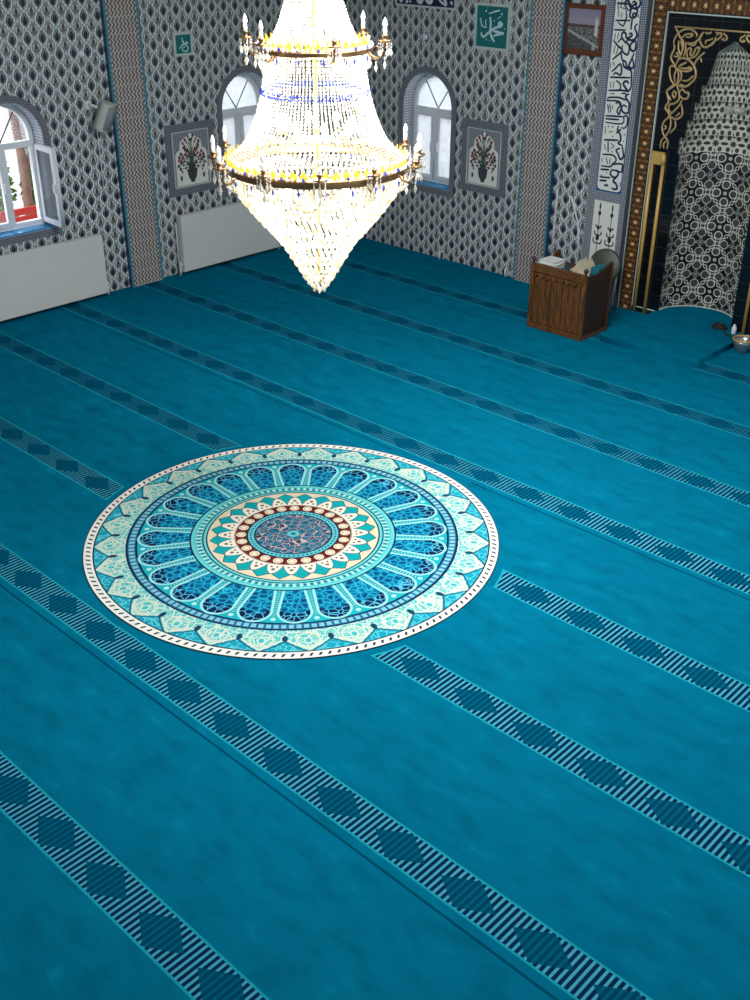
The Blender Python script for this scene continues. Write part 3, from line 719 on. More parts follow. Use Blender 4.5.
# traced scrollwork, mirrored about the niche axis
BAND=[(1.2,[(4.449,3.363),(4.603,3.366),(4.627,3.34),(4.628,3.284),(4.62,3.24)]),(1.2,[(4.697,3.387),(4.689,3.343),(4.713,3.301),(4.701,3.256),(4.681,3.232),(4.659,3.259),(4.684,3.277),(4.717,3.246)]),(1.1,[(4.62,3.24),(4.658,3.22),(4.657,3.17),(4.659,3.108)]),(0.9,[(4.569,3.303),(4.585,3.237),(4.572,3.181),(4.549,3.14),(4.481,3.175)]),(0.9,[(4.45,3.19),(4.639,3.202)]),(0.9,[(4.445,3.094),(4.59,3.101)]),(1.2,[(4.733,3.175),(4.704,3.134),(4.741,3.07),(4.727,3.024),(4.687,3.004),(4.645,3.006),(4.606,2.981)]),(1.2,[(4.599,2.98),(4.549,3.033),(4.558,3.073),(4.594,3.07),(4.615,3.021),(4.649,3.029),(4.68,3.054),(4.663,3.075),(4.638,3.056)]),(1.1,[(4.448,2.986),(4.52,2.928),(4.576,2.887),(4.46,2.785)]),(1.1,[(4.508,2.967),(4.552,3.011),(4.599,2.98),(4.644,2.961),(4.664,2.917),(4.651,2.853),(4.6,2.866),(4.567,2.898),(4.575,2.944)]),(1.2,[(4.737,3.002),(4.761,2.925),(4.717,2.893),(4.678,2.918),(4.678,2.969),(4.737,3.002)]),(1.2,[(4.733,2.877),(4.697,2.783),(4.682,2.735),(4.727,2.716),(4.75,2.753),(4.711,2.83)]),(1.1,[(4.563,2.875),(4.588,2.796),(4.633,2.777),(4.654,2.733),(4.7,2.703)]),(1.1,[(4.469,2.658),(4.514,2.697),(4.566,2.748),(4.593,2.704),(4.588,2.634),(4.521,2.651),(4.495,2.625)]),(1.2,[(4.598,2.774),(4.618,2.73),(4.657,2.71),(4.716,2.692),(4.733,2.625),(4.74,2.52)]),(1.0,[(4.454,2.598),(4.719,2.617)]),(1.3,[(4.747,2.521),(4.71,2.476),(4.662,2.513),(4.635,2.551),(4.675,2.578),(4.707,2.552)]),(1,[(4.538,2.571),(4.593,2.541),(4.606,2.495),(4.587,2.475)]),(1.0,[(4.451,2.455),(4.617,2.473),(4.718,2.471)]),(1.0,[(4.458,2.343),(4.465,2.379),(4.598,2.394),(4.687,2.38),(4.678,2.444),(4.628,2.438)]),(1.2,[(4.721,2.448),(4.683,2.409),(4.742,2.344),(4.736,2.284)]),(1.0,[(4.563,2.324),(4.605,2.341),(4.643,2.273)]),(0.5,[(4.467,3.33),(4.487,3.231)]),(0.5,[(4.523,3.278),(4.517,3.222)]),(0.5,[(4.488,3.332),(4.561,3.314),(4.563,3.347)]),(0.5,[(4.467,3.061),(4.462,2.992)]),(0.5,[(4.508,3.075),(4.496,3.006)]),(0.5,[(4.483,2.937),(4.465,2.855)]),(0.5,[(4.522,2.917),(4.497,2.835)]),(0.5,[(4.475,2.553),(4.469,2.481)]),(0.5,[(4.511,2.556),(4.506,2.485)]),(0.6,[(4.727,3.268),(4.741,3.236)]),(0.5,[(4.45,2.75),(4.443,2.691)]),(0.5,[(4.477,2.764),(4.497,2.719)]),(0.5,[(4.477,2.422),(4.535,2.429)]),(0.5,[(4.483,2.315),(4.476,2.254)]),(0.5,[(4.529,2.308),(4.527,2.26)]),(1.1,[(4.44,2.342),(4.593,2.354),(4.639,2.305),(4.624,2.216),(4.594,2.245),(4.613,2.302)]),(1.1,[(4.737,2.359),(4.749,2.274),(4.734,2.239),(4.674,2.243),(4.648,2.284),(4.67,2.319),(4.718,2.303)]),(1.0,[(4.447,2.178),(4.68,2.195)]),(1.0,[(4.452,2.146),(4.632,2.156)]),(1.0,[(4.456,2.107),(4.677,2.118),(4.692,2.202),(4.739,2.196),(4.764,2.112),(4.71,2.072),(4.669,2.078)]),(1.2,[(4.634,2.09),(4.627,2.04),(4.666,2.0),(4.681,1.936),(4.653,1.898),(4.708,1.883)]),(1.1,[(4.46,1.912),(4.648,1.931)]),(1.1,[(4.612,2.004),(4.672,2.057)]),(0.9,[(4.516,1.903),(4.532,1.78)]),(1.2,[(4.708,1.883),(4.732,1.808),(4.766,1.757),(4.703,1.725),(4.669,1.777),(4.636,1.817),(4.686,1.847)]),(1.0,[(4.46,1.747),(4.603,1.756),(4.651,1.706),(4.603,1.654)]),(1.1,[(4.456,1.615),(4.58,1.622),(4.617,1.656),(4.737,1.673),(4.757,1.619),(4.735,1.582),(4.597,1.595)]),(1.1,[(4.454,1.574),(4.571,1.586)]),(1.2,[(4.612,1.586),(4.589,1.548),(4.636,1.509),(4.688,1.529),(4.694,1.587),(4.639,1.59)]),(1.0,[(4.451,1.486),(4.596,1.497)]),(1.3,[(4.688,1.529),(4.641,1.464),(4.678,1.446),(4.706,1.393),(4.667,1.375),(4.631,1.387)]),(1.1,[(4.456,1.446),(4.553,1.456)]),(1.2,[(4.525,1.399),(4.58,1.407)]),(0.6,[(4.452,2.305),(4.491,2.211)]),(0.6,[(4.493,2.299),(4.509,2.224)]),(0.7,[(4.495,2.073),(4.503,2.058)]),(0.7,[(4.551,2.077),(4.559,2.06)]),(0.6,[(4.517,2.004),(4.562,2.02)]),(0.7,[(4.565,1.971),(4.573,1.957)]),(0.7,[(4.721,2.007),(4.73,1.995)]),(0.7,[(4.715,1.934),(4.723,1.924)]),(0.5,[(4.467,1.862),(4.502,1.799)]),(0.7,[(4.578,1.798),(4.589,1.786)]),(0.5,[(4.462,2.064),(4.466,1.975)]),(0.5,[(4.459,1.701),(4.462,1.656)]),(0.6,[(4.512,1.72),(4.542,1.645)]),(0.6,[(4.568,1.717),(4.569,1.649)]),(0.7,[(4.466,1.512),(4.476,1.5)]),(0.7,[(4.536,1.554),(4.546,1.542)]),(0.6,[(4.737,1.467),(4.746,1.422)]),(0.5,[(4.553,1.885),(4.604,1.858),(4.567,1.83)])]
GREEN=[(1.3,[(2.655,3.116),(2.669,3.039),(2.667,2.951),(2.693,2.889),(2.739,2.842)]),(1.3,[(2.532,2.935),(2.539,2.9),(2.57,2.887),(2.621,2.922),(2.704,2.979),(2.77,3.008),(2.821,3.021),(2.84,3.044),(2.809,3.064),(2.789,3.041),(2.82,3.03)]),(1.4,[(2.713,2.963),(2.792,2.95),(2.878,2.944)]),(1.2,[(2.878,2.944),(2.794,2.928),(2.718,2.904)]),(0.8,[(2.635,3.149),(2.715,3.176),(2.799,3.196)]),(1,[(2.581,3.177),(2.599,3.178)]),(0.9,[(2.827,3.17),(2.833,3.146)]),(0.7,[(2.508,3.098),(2.521,3.042),(2.537,2.999)]),(0.6,[(2.592,3.084),(2.59,3.046),(2.602,2.997)]),(0.6,[(2.535,3.017),(2.572,2.995),(2.611,2.997)]),(0.9,[(2.718,3.077),(2.727,3.074)]),(0.5,[(2.609,3.216),(2.614,3.21)]),(0.6,[(2.874,2.997),(2.891,2.992)]),(0.7,[(2.612,2.861),(2.621,2.859)]),(0.6,[(2.662,2.852),(2.669,2.85)]),(0.4,[(2.772,3.102),(2.821,3.133)])]
SMALL=[(1,[(-2.652,2.875),(-2.641,2.84),(-2.615,2.796),(-2.582,2.777),(-2.568,2.746),(-2.582,2.721),(-2.623,2.716),(-2.655,2.731),(-2.647,2.756),(-2.606,2.766)]),(1,[(-2.6,2.829),(-2.585,2.807),(-2.626,2.797),(-2.667,2.779),(-2.699,2.747)]),(0.8,[(-2.633,2.835),(-2.658,2.812)]),(0.8,[(-2.557,2.796),(-2.579,2.815)])]
GOLD=[(1.1,[(5.21,3.177),(5.279,3.082),(5.324,3.036),(5.326,2.946),(5.293,2.859),(5.273,2.801)]),(1.1,[(5.214,3.014),(5.219,3.063),(5.264,3.129),(5.341,3.165),(5.416,3.16),(5.472,3.123),(5.468,3.096)]),(1.1,[(5.542,3.142),(5.497,3.07),(5.437,3.031),(5.371,3.033)]),(1,[(5.29,3.069),(5.349,3.114),(5.423,3.12),(5.395,3.09),(5.345,3.09)]),(1.1,[(5.272,3.046),(5.276,2.97),(5.315,2.91),(5.326,2.974),(5.293,3.048)]),(1.1,[(5.215,3.007),(5.23,2.966),(5.209,2.908),(5.203,2.865),(5.245,2.812),(5.275,2.787)]),(1,[(5.353,3.039),(5.363,2.949),(5.351,2.892)]),(1,[(5.376,3.027),(5.449,3.011),(5.477,3.041)]),(1.1,[(5.399,2.882),(5.38,2.95),(5.404,2.98),(5.43,2.975),(5.425,2.926),(5.456,2.915),(5.486,2.987),(5.527,2.99),(5.497,2.918),(5.444,2.886),(5.399,2.882)]),(1.0,[(5.234,2.889),(5.277,2.886),(5.275,2.921),(5.254,2.919)]),(1.2,[(5.293,2.859),(5.354,2.878),(5.432,2.857),(5.491,2.806),(5.523,2.738),(5.512,2.674),(5.447,2.61),(5.391,2.59),(5.312,2.604)]),(1.1,[(5.59,2.954),(5.54,2.908),(5.506,2.863),(5.49,2.813)]),(0.9,[(5.551,2.895),(5.574,2.855)]),(1,[(5.286,2.773),(5.215,2.788),(5.208,2.723),(5.237,2.647),(5.287,2.602)]),(1,[(5.286,2.773),(5.322,2.705),(5.316,2.633),(5.296,2.595)]),(0.9,[(5.286,2.773),(5.271,2.701),(5.287,2.63)]),(1,[(5.294,2.774),(5.348,2.729),(5.354,2.666),(5.312,2.604)]),(1.1,[(5.304,2.789),(5.393,2.839)]),(1.1,[(5.319,2.776),(5.412,2.778),(5.47,2.783),(5.417,2.799)]),(1,[(5.314,2.755),(5.408,2.749),(5.472,2.769)]),(1,[(5.373,2.653),(5.439,2.66),(5.497,2.715)]),(1.1,[(5.514,3.065),(5.556,3.013),(5.606,3.007),(5.656,3.041),(5.671,3.07)]),(1.1,[(5.565,3.15),(5.599,3.139),(5.637,3.155)]),(1,[(5.514,3.065),(5.521,3.12),(5.549,3.149)]),(0.9,[(5.592,3.036),(5.584,3.063),(5.626,3.08),(5.666,3.097)]),(1.2,[(5.288,2.594),(5.211,2.536)]),(1.1,[(5.368,2.614),(5.36,2.605),(5.428,2.6),(5.472,2.624)]),(1.1,[(5.299,2.615),(5.246,2.577),(5.204,2.531),(5.221,2.483),(5.241,2.418),(5.211,2.356),(5.272,2.279),(5.214,2.204),(5.204,2.134),(5.234,2.069),(5.294,2.008),(5.297,1.922)]),(1.1,[(5.311,2.6),(5.351,2.538),(5.363,2.457),(5.312,2.409),(5.264,2.396),(5.252,2.344),(5.287,2.314)]),(1,[(5.291,2.54),(5.278,2.498),(5.308,2.467),(5.319,2.518),(5.291,2.54)]),(1.1,[(5.361,2.531),(5.385,2.566),(5.428,2.538),(5.468,2.534),(5.466,2.484),(5.41,2.47),(5.367,2.499)]),(1.0,[(5.403,2.453),(5.365,2.382),(5.272,2.279)]),(1.1,[(5.4,2.411),(5.427,2.331),(5.411,2.278),(5.347,2.25),(5.272,2.279)]),(1,[(5.272,2.279),(5.302,2.215),(5.296,2.129),(5.257,2.055),(5.213,2.006),(5.211,1.919)]),(1,[(5.349,2.237),(5.364,2.171),(5.311,2.096)]),(0.9,[(5.222,2.119),(5.252,2.149),(5.229,2.171)]),(1,[(5.256,1.925),(5.248,1.976),(5.274,2.005)]),(0.9,[(5.231,2.484),(5.268,2.438)]),(0.9,[(5.352,2.28),(5.395,2.318)]),(1,[(5.696,3.127),(5.736,3.155),(5.756,3.131),(5.724,3.096),(5.688,3.081)]),(1,[(5.774,3.158),(5.792,3.14),(5.818,3.123),(5.815,3.097),(5.779,3.084)]),(1,[(5.683,3.158),(5.722,3.148)]),(0.9,[(5.762,3.093),(5.79,3.108)]),(0.9,[(5.651,3.026),(5.684,3.061),(5.69,3.113)])]
sw = MB()
for w, pts in GOLD:
    for m in (False, True):
        q = [((2*5.895-a) if m else a, b) for a, b in pts]
        if not m or True:
            sw.stroke(q, 0.0115*w, MF, 0.036, 0.010)
sw.tube([(5.20, -0.036, 3.182), (6.59, -0.036, 3.182)], 0.010, 6)
sw.build('gilt_scrollwork', gold, mih)
# lighted glass lamp hanging inside the niche is faint: small pale dish
pl = MB()
for dx in (-0.06, 0.06): pl.lathe([(0, 0), (0.045, 0.005), (0.06, 0.03), (0.05, 0.055), (0, 0.065)], (MXC-0.06+dx, 0.30, 2.34), 14)
pl.build('wall_light', crystal, mih)

# blue braided strips framing the writing, left of the mihrab
for sg in (-1,):
    nm = 'left' if sg < 0 else 'right'
    def mx(a): return a if sg < 0 else 2*MXC-a
    def rr(a, b, c, d): return rect(min(mx(a), mx(b)), max(mx(a), mx(b)), c, d)
    g = thing('calligraphy_tile_panel', 'tall white tile band of blue Arabic writing, just %s of the black niche' % nm, 'tile panel', (mx(4.59), 0, 0))
    b = MB(); b.plate(rr(4.31, 4.868, 0.0, 3.9), [rr(4.415, 4.765, 1.325, 3.75), rr(4.415, 4.765, 0.16, 1.215)], 0.02, 0.0, MF); b.build('braided_border', braid_blue, g)
    b = MB(); b.plate(rr(4.415, 4.765, 1.325, 3.75), [], 0.012, 0.0, MF); b.build('blue_edge', edge_blue, g)
    x0, x1, z0, z1, k = 4.43, 4.75, 1.345, 3.73, 0.045
    poly = [(x0+k, z0), (x1-k, z0), (x1-0.3*k, z0+0.3*k), (x1, z0+k), (x1, z1-k), (x1-k, z1), (x0+k, z1), (x0, z1-k), (x0, z0+k), (x0+0.3*k, z0+0.3*k)]
    poly = [(mx(a), z) for a, z in poly]
    b = MB(); b.plate(poly, [], 0.018, 0.0, MF); b.build('cream_ground', cream_tile, g)
    b = MB()
    zs = [0.0] if sg > 0 else [0.0]
    for w, pts in BAND:
        q = [(min(4.742, max(4.438, a))+(0 if sg < 0 else 2*(MXC-4.59)), z) for a, z in pts]
        b.stroke(q, 0.0105*w, MF, 0.019, 0.003)
        if min(z for a, z in pts) > 2.9: b.stroke([(a, min(z+0.32, 3.70)) for a, z in q], 0.0105*w, MF, 0.019, 0.003)
    b.build('lettering', ink_blue, g)
    # lower cream panel with two upright sprays
    b = MB(); b.plate(rr(4.415, 4.765, 0.16, 1.215), [], 0.016, 0.0, MF); b.build('lower_panel', cream_tile, g)
    b = MB()
    for cx in (mx(4.505), mx(4.675)):
        b.stroke([(cx, 0.20), (cx, 0.6), (cx, 1.19)], 0.005, MF, 0.017, 0.003)
        for base in (0.30, 0.70):
            for z_, s_ in ((0.0, 1.0), (0.10, .8), (0.19, .6)):
                for s2 in (-1, 1):
                    b.stroke([(cx, base+z_), (cx+s2*0.05*s_, base+z_+0.01), (cx+s2*0.058*s_, base+z_+0.06*s_)], 0.009, MF, 0.017, 0.003)
            b.plate([(cx+0.024*math.cos(t), base+0.07+0.036*math.sin(t)) for t in [2*PI*k_/12 for k_ in range(12)]], [], 0.005, 0.015, MF)
            b.plate([(cx+0.016*math.cos(t), base+0.19+0.03*math.sin(t)) for t in [2*PI*k_/12 for k_ in range(12)]], [], 0.005, 0.015, MF)
        b.plate([(cx+0.020*math.cos(t), 1.065+0.028*math.sin(t)) for t in [2*PI*k_/12 for k_ in range(12)]], [], 0.005, 0.015, MF)
        b.plate([(cx+0.010*math.cos(t), 1.15+0.04*math.sin(t)) for t in [2*PI*k_/12 for k_ in range(12)]], [], 0.005, 0.015, MF)
    b.build('flower_sprays', ink_dark, g)

# ------------------------------------------------------------------ raised carpet step in front of the niche
st = MB()
h = 0.07
out = [(5.42, -1.21), (6.60, -1.21), (6.60, -0.001), (MXC+0.463, -0.001)]+[(MXC+0.463*math.cos(PI*k/20), 0.463*math.sin(PI*k/20)) for k in range(1, 20)]+[(MXC-0.463, -0.001), (5.42, -0.001)]
st.plate(out, [], h, 0.0, Matrix())
o = st.build('carpeted_step', carpet_plain); tag(o, 'low teal carpeted step in front of the black niche', 'step')
# ------------------------------------------------------------------ medallion
md = MB(); md.lathe([(1.606, 0.0), (1.606, 0.006), (0, 0.006)], (0, 0, 0), 128, smooth=False)
o = md.build('carpet_medallion', medallion_mat()); o.location = (6.08, -6.508, 0.0)
tag(o, 'large round woven carpet medallion in turquoise, cream and navy', 'medallion')

# ------------------------------------------------------------------ radiators
def radiator(y0, y1, label):
    root = thing('radiator', label, 'radiator', (0.07, (y0+y1)/2, 0), 'white panel radiators under the left windows')
    b = MB(); b.box(0.055, 0.135, y0, y1, 0.045, 0.76, bevel=0.008); b.build('panel', white_paint, root)
    g = MB(); g.box(0.045, 0.135, y0-0.004, y1+0.004, 0.757, 0.772, bevel=0.003)
    k = int((y1-y0)/0.05)
    for i in range(k):
        yy = y0+0.03+i*(y1-y0-0.06)/(k-1); g.box(0.06, 0.12, yy-0.006, yy+0.006, 0.770, 0.776)
    g.build('top_grille', white_paint, root)
    for s in (y0, y1):
        c = MB(); c.box(0.048, 0.140, s-0.006, s+0.006, 0.045, 0.765, bevel=0.003); c.build('side_cover', white_paint, root)
    for s in ((y1+0.035), (y0-0.035)):
        p = MB(); p.cyl((0.09, s, 0.0), (0.09, s, 0.13), 0.011, 8); p.cyl((0.09, s, 0.13), (0.09, s+(-0.03 if s > y0 else 0.03), 0.13), 0.010, 8); p.cyl((0.09, s, 0.12), (0.09, s, 0.17), 0.017, 10); p.build('pipe', pvc, root)
radiator(-6.10, -4.17, 'wide white radiator at the left edge, under the window with the open casement')
radiator(-2.97, -1.32, 'white radiator behind the chandelier, right of the left wall pilaster')
p = MB(); p.cyl((0.10, -3.03, 0.0), (0.10, -3.03, 0.70), 0.008, 8); o = p.build('heating_pipe', pvc); tag(o, 'thin white upright pipe at the left end of the second radiator', 'pipe')
for x, w in ((2.04, 'thin white pipe stub at the wall foot below the right window'), (3.18, 'thin white pipe stub at the wall foot beside the front pilaster')):
    p = MB(); p.cyl((x, -0.05, 0.0), (x, -0.05, 0.10), 0.013, 8); p.cyl((x, -0.05, 0.10), (x, 0.0, 0.10), 0.011, 8)
    tag(p.build('pipe_stub', pvc), w, 'pipe', 'capped pipe stubs along the front wall')

# ------------------------------------------------------------------ wall panels
MG = MF @ T(0.033, 0.0, 0)
g = thing('framed_calligraphy', 'large green panel with white Arabic calligraphy in a pale frame', 'wall panel', MG @ Vector((2.69, 2.74, 0)))
b = MB(); b.plate(rect(2.425, 2.96, 2.745, 3.265), [rect(2.455, 2.93, 2.775, 3.235)], 0.03, 0.0, MG); b.build('frame', panel_frame, g)
b = MB(); b.plate(rect(2.455, 2.93, 2.775, 3.235), [], 0.02, 0.0, MG); b.build('board', panel_green, g)
b = MB()
for w, pts in GREEN: b.stroke(pts if len(pts) > 2 else [pts[0], tuple((pts[0][i]+pts[1][i])/2 for i in (0, 1)), pts[1]], 0.0125*w, MG, 0.021, 0.003)
b.build('lettering', chalk, g)
g = thing('framed_calligraphy', 'small green panel with pale Arabic writing, high on the left wall', 'wall panel', ML @ Vector((-2.635, 2.66, 0)))
b = MB(); b.plate(rect(-2.785, -2.495, 2.665, 2.935), [rect(-2.755, -2.525, 2.695, 2.905)], 0.03, 0.0, ML); b.build('frame', panel_frame, g)
b = MB(); b.plate(rect(-2.755, -2.525, 2.695, 2.905), [], 0.02, 0.0, ML); b.build('board', panel_green, g)
b = MB()
for w, pts in SMALL: b.stroke(pts if len(pts) > 2 else [pts[0], tuple((pts[0][i]+pts[1][i])/2 for i in (0, 1)), pts[1]], 0.009*w, ML, 0.021, 0.003)
b.build('lettering', chalk, g)
MN = MF @ T(0.0, -0.035, 0)
g = thing('framed_calligraphy', 'navy blue panel with white Arabic writing, cut by the top of the picture', 'wall panel', MN @ Vector((1.65, 3.19, 0)))
b = MB(); b.plate(rect(1.13, 2.15, 3.19, 3.75), [rect(1.155, 2.125, 3.215, 3.725)], 0.03, 0.0, MN); b.build('frame', panel_frame, g)
b = MB(); b.plate(rect(1.155, 2.125, 3.215, 3.725), [], 0.02, 0.0, MN); b.build('board', panel_navy, g)
b = MB()
for pts, w in [([(1.25, 3.26), (1.22, 3.24), (1.20, 3.27)], .9), ([(1.30, 3.30), (1.34, 3.245), (1.30, 3.24)], .8), ([(1.38, 3.26), (1.385, 3.25), (1.39, 3.26)], 1), ([(1.50, 3.34), (1.51, 3.27), (1.57, 3.255), (1.60, 3.33)], 1.7), ([(1.66, 3.33), (1.67, 3.27), (1.73, 3.26), (1.76, 3.35)], 1.7),
               ([(1.84, 3.32), (1.90, 3.27), (1.95, 3.25), (1.98, 3.23)], 1), ([(1.92, 3.33), (1.97, 3.28), (1.99, 3.235)], 1.2), ([(2.05, 3.26), (2.07, 3.28), (2.08, 3.245)], .8),
               ([(1.3, 3.36), (1.3, 3.5), (1.31, 3.66)], 1.2), ([(1.42, 3.36), (1.42, 3.5), (1.43, 3.66)], 1.2), ([(1.25, 3.38), (1.45, 3.33), (1.7, 3.42), (1.9, 3.36), (2.05, 3.45)], 1.4), ([(1.62, 3.4), (1.62, 3.5), (1.63, 3.66)], 1.2), ([(1.85, 3.4), (1.85, 3.5), (1.86, 3.66)], 1.2)]:
    b.stroke(pts, 0.016*w, MN, 0.021, 0.003)
b.build('lettering', paper, g)

# framed city picture
def picture_mat():
    M = Mat('city_print', 0.25, 0, 'world')
    u = (M.x-3.83)/0.43; v = (M.z-2.86)/0.42
    M.base((0.34, 0.28, 0.36)); M.over(v > 0.80, (0.26, 0.24, 0.36), 0.6)
    M.over((v < 0.62), (0.085, 0.080, 0.075))
    sk = fabs(cell(M.x, 0.055)) < 0.22
    M.over((v > 0.54) & (v < 0.60+0.06*M.noise(40, 1)) & sk, (0.13, 0.05, 0.04))
    n = M.noise(60, 3)
    M.over((v < 0.55) & (n > 0.53), (0.28, 0.28, 0.25)); M.over((v < 0.50) & (n < 0.44), (0.03, 0.035, 0.04))
    M.over((fabs(v-(0.46-0.38*u)) < 0.028), (0.36, 0.37, 0.38))
    M.over((v < 0.40-0.38*u), (0.045, 0.05, 0.05), 0.7)
    M.over((fabs(u-0.88) < 0.05) & (v > 0.35) & (v < 0.86-3.4*fabs(u-0.88)), (0.62, 0.58, 0.52))
    M.over((fabs(u-0.84) < 0.05) & (v < 0.18), (0.36, 0.36, 0.38))
    return M.done()
g = thing('framed_picture', 'brown framed city print high on the front wall, right of the pilaster', 'picture', MF @ Vector((4.04, 2.79, 0)))
b = MB(); b.plate(rect(3.775, 4.315, 2.80, 3.335), [rect(3.825, 4.265, 2.86, 3.285)], 0.035, 0.0, MF); b.build('frame', frame_wood, g)
b = MB(); b.plate(rect(3.825, 4.265, 2.86, 3.285), [], 0.018, 0.0, MF); b.build('print', picture_mat(), g)

# small wall fittings
for M, u, z, lb in ((MF, 1.64, 2.81, 'small round white sensor on the front wall above the right window'), (ML, -4.07, 2.80, 'small round white sensor on the left wall above the loudspeaker')):
    b = MB(); b.lathe([(0, 0.03), (0.022, 0.026), (0.034, 0.012), (0.036, 0)], (0, 0, 0), 16, M @ T(u, z, 0)); tag(b.build('wall_sensor', pvc), lb, 'sensor', 'round wall sensors')
b = MB(); b.cyl((3.15, -0.0, 2.09), (3.15, -0.06, 2.09), 0.02, 10); b.tube([(3.15, -0.05, 2.09), (3.16, -0.06, 2.06), (3.18, -0.07, 2.05), (3.20, -0.08, 2.07)], 0.012, 6)
tag(b.build('wall_hook', ink_blue), 'small dark hook on the tiled wall left of the front pilaster', 'hook')
b = MB(); b.tube([(3.87, -0.012, 1.25), (3.865, -0.012, 1.0), (3.86, -0.012, 0.75), (3.86, -0.012, 0.45)], 0.008, 6)
tag(b.build('cable', pvc), 'straight pale cable down the wall just right of the front pilaster', 'cable')
b = MB(); b.tube([(4.07, -0.014, 1.20), (4.13, -0.014, 1.08), (4.21, -0.014, 0.88), (4.24, -0.014, 0.66), (4.26, -0.014, 0.40)], 0.010, 6)
tag(b.build('cable', pvc), 'curved white cable hanging down the wall above the wooden lectern', 'cable')
b = MB(); b.tube([(0.012, -3.985, 1.95), (0.012, -3.98, 1.6), (0.012, -3.985, 1.25)], 0.007, 6)
tag(b.build('cable', pvc), 'thin white cable running down the left wall below the loudspeaker', 'cable')

# ------------------------------------------------------------------ loudspeaker
g = thing('loudspeaker', 'off white loudspeaker box on a bracket high on the left wall', 'loudspeaker', (0.0, -4.0, 2.1))
Msp = T(0.22, -3.97, 2.125) @ Rz(math.radians(22)) @ Rx(math.radians(-10)) @ Ry(math.radians(20))
b = MB(); b.plate([(-0.10, -0.075), (0.04, -0.105), (0.04, 0.105), (-0.10, 0.075)], [], 0.32, -0.16, Msp); bmesh.ops.bevel(b.bm, geom=b.bm.edges[:], offset=0.012, segments=2, affect='EDGES'); b.build('cabinet', speaker_mat, g)
b = MB(); b.lathe([(0.102, -0.14), (0.12, -0.13), (0.12, 0.13), (0.102, 0.14)], (0, 0, 0), 10, Msp @ T(-0.045, 0, 0) @ Matrix.Diagonal((0.9, 1, 1, 1)), a0=-0.9, a1=0.9); b.build('grille', grille_mat, g)
b = MB(); b.box(0.0, 0.02, -4.10, -4.02, 2.20, 2.29, bevel=0.004); b.tube([(0.015, -4.06, 2.25), (0.09, -4.06, 2.25), (0.16, -4.0, 2.22)], 0.018, 8); b.build('bracket', pvc, g)

# ------------------------------------------------------------------ lectern with what lies on it
lx0, lx1, ly0, ly1, lh = 4.525, 5.27, -1.37, -0.845, 0.755
g = thing('wooden_lectern', 'carved brown wooden lectern box standing on the carpet left of the niche', 'lectern', ((lx0+lx1)/2, (ly0+ly1)/2, 0))
b = MB(); b.box(lx0+0.02, lx1-0.02, ly0+0.005, ly0+0.03, 0.03, lh-0.01)
nb_ = 8; wdt = (lx1-lx0-0.12)/nb_
for i in range(nb_):
    xa = lx0+0.06+i*wdt; b.box(xa+0.007, xa+wdt-0.007, ly0-0.008, ly0+0.008, 0.07, 0.59, bevel=0.006)
b.build('front_panel', wood, g)
b = MB()
n_ = 7; aw = (lx1-lx0-0.12)/n_
for i in range(n_):
    cx = lx0+0.06+(i+0.5)*aw
    b.plate([(cx-aw/2, 0.655), (cx-aw/2, 0.60), (cx-aw*0.30, 0.605), (cx-aw*0.12, 0.63), (cx, 0.645), (cx+aw*0.12, 0.63), (cx+aw*0.30, 0.605), (cx+aw/2, 0.60), (cx+aw/2, 0.655)], [], 0.022, -ly0-0.005, MF)
b.build('carved_frieze', wood, g)
for z0_, z1_ in ((0.0, 0.055), (0.665, lh)):
    b = MB(); b.box(lx0+0.01, lx1-0.01, ly0-0.012, ly0+0.03, z0_, z1_, bevel=0.005)
    b.build('rail', wood, g)
for xx in (lx0, lx1-0.045):
    b = MB(); b.box(xx, xx+0.045, ly0-0.015, ly0+0.03, 0.0, lh, bevel=0.005); po = b.build('post', wood, g)
    b = MB(); b.lathe([(0, 0), (0.014, 0), (0.012, 0.015), (0.026, 0.035), (0.026, 0.055), (0.010, 0.075), (0, 0.08)], (xx+0.022, ly0+0.008, lh), 12); b.build('finial', wood_dark, po)
for xx in (lx0+0.004, lx1-0.029):
    b = MB(); prof = [(ly0+0.02, 0.0), (ly1, 0.0), (ly1, lh+0.045), (ly1-0.03, lh+0.05), (ly1-0.10, lh+0.02), (ly1-0.22, lh-0.025), (ly1-0.36, lh-0.035), (ly0+0.05, lh-0.02), (ly0+0.02, lh)]
    b.plate(prof, [], 0.025, xx, ML); b.build('side_panel', wood if xx < 5 else wood_dark, g)
b = MB(); b.box(lx1-0.006, lx1+0.004, ly1-0.035, ly1, 0.0, lh+0.04, bevel=0.002); b.box(lx1-0.006, lx1+0.004, ly0+0.03, ly1-0.03, 0.0, 0.04, bevel=0.002); b.build('side_moulding', wood, g)
b = MB(); b.box(lx0+0.03, lx1-0.03, ly0+0.03, ly1-0.01, 0.66, 0.68); b.build('shelf', wood_dark, g)
b = MB(); b.box(lx0+0.03, lx1-0.03, ly1-0.02, ly1-0.002, 0.03, 0.66); b.build('back_panel', wood_dark, g)
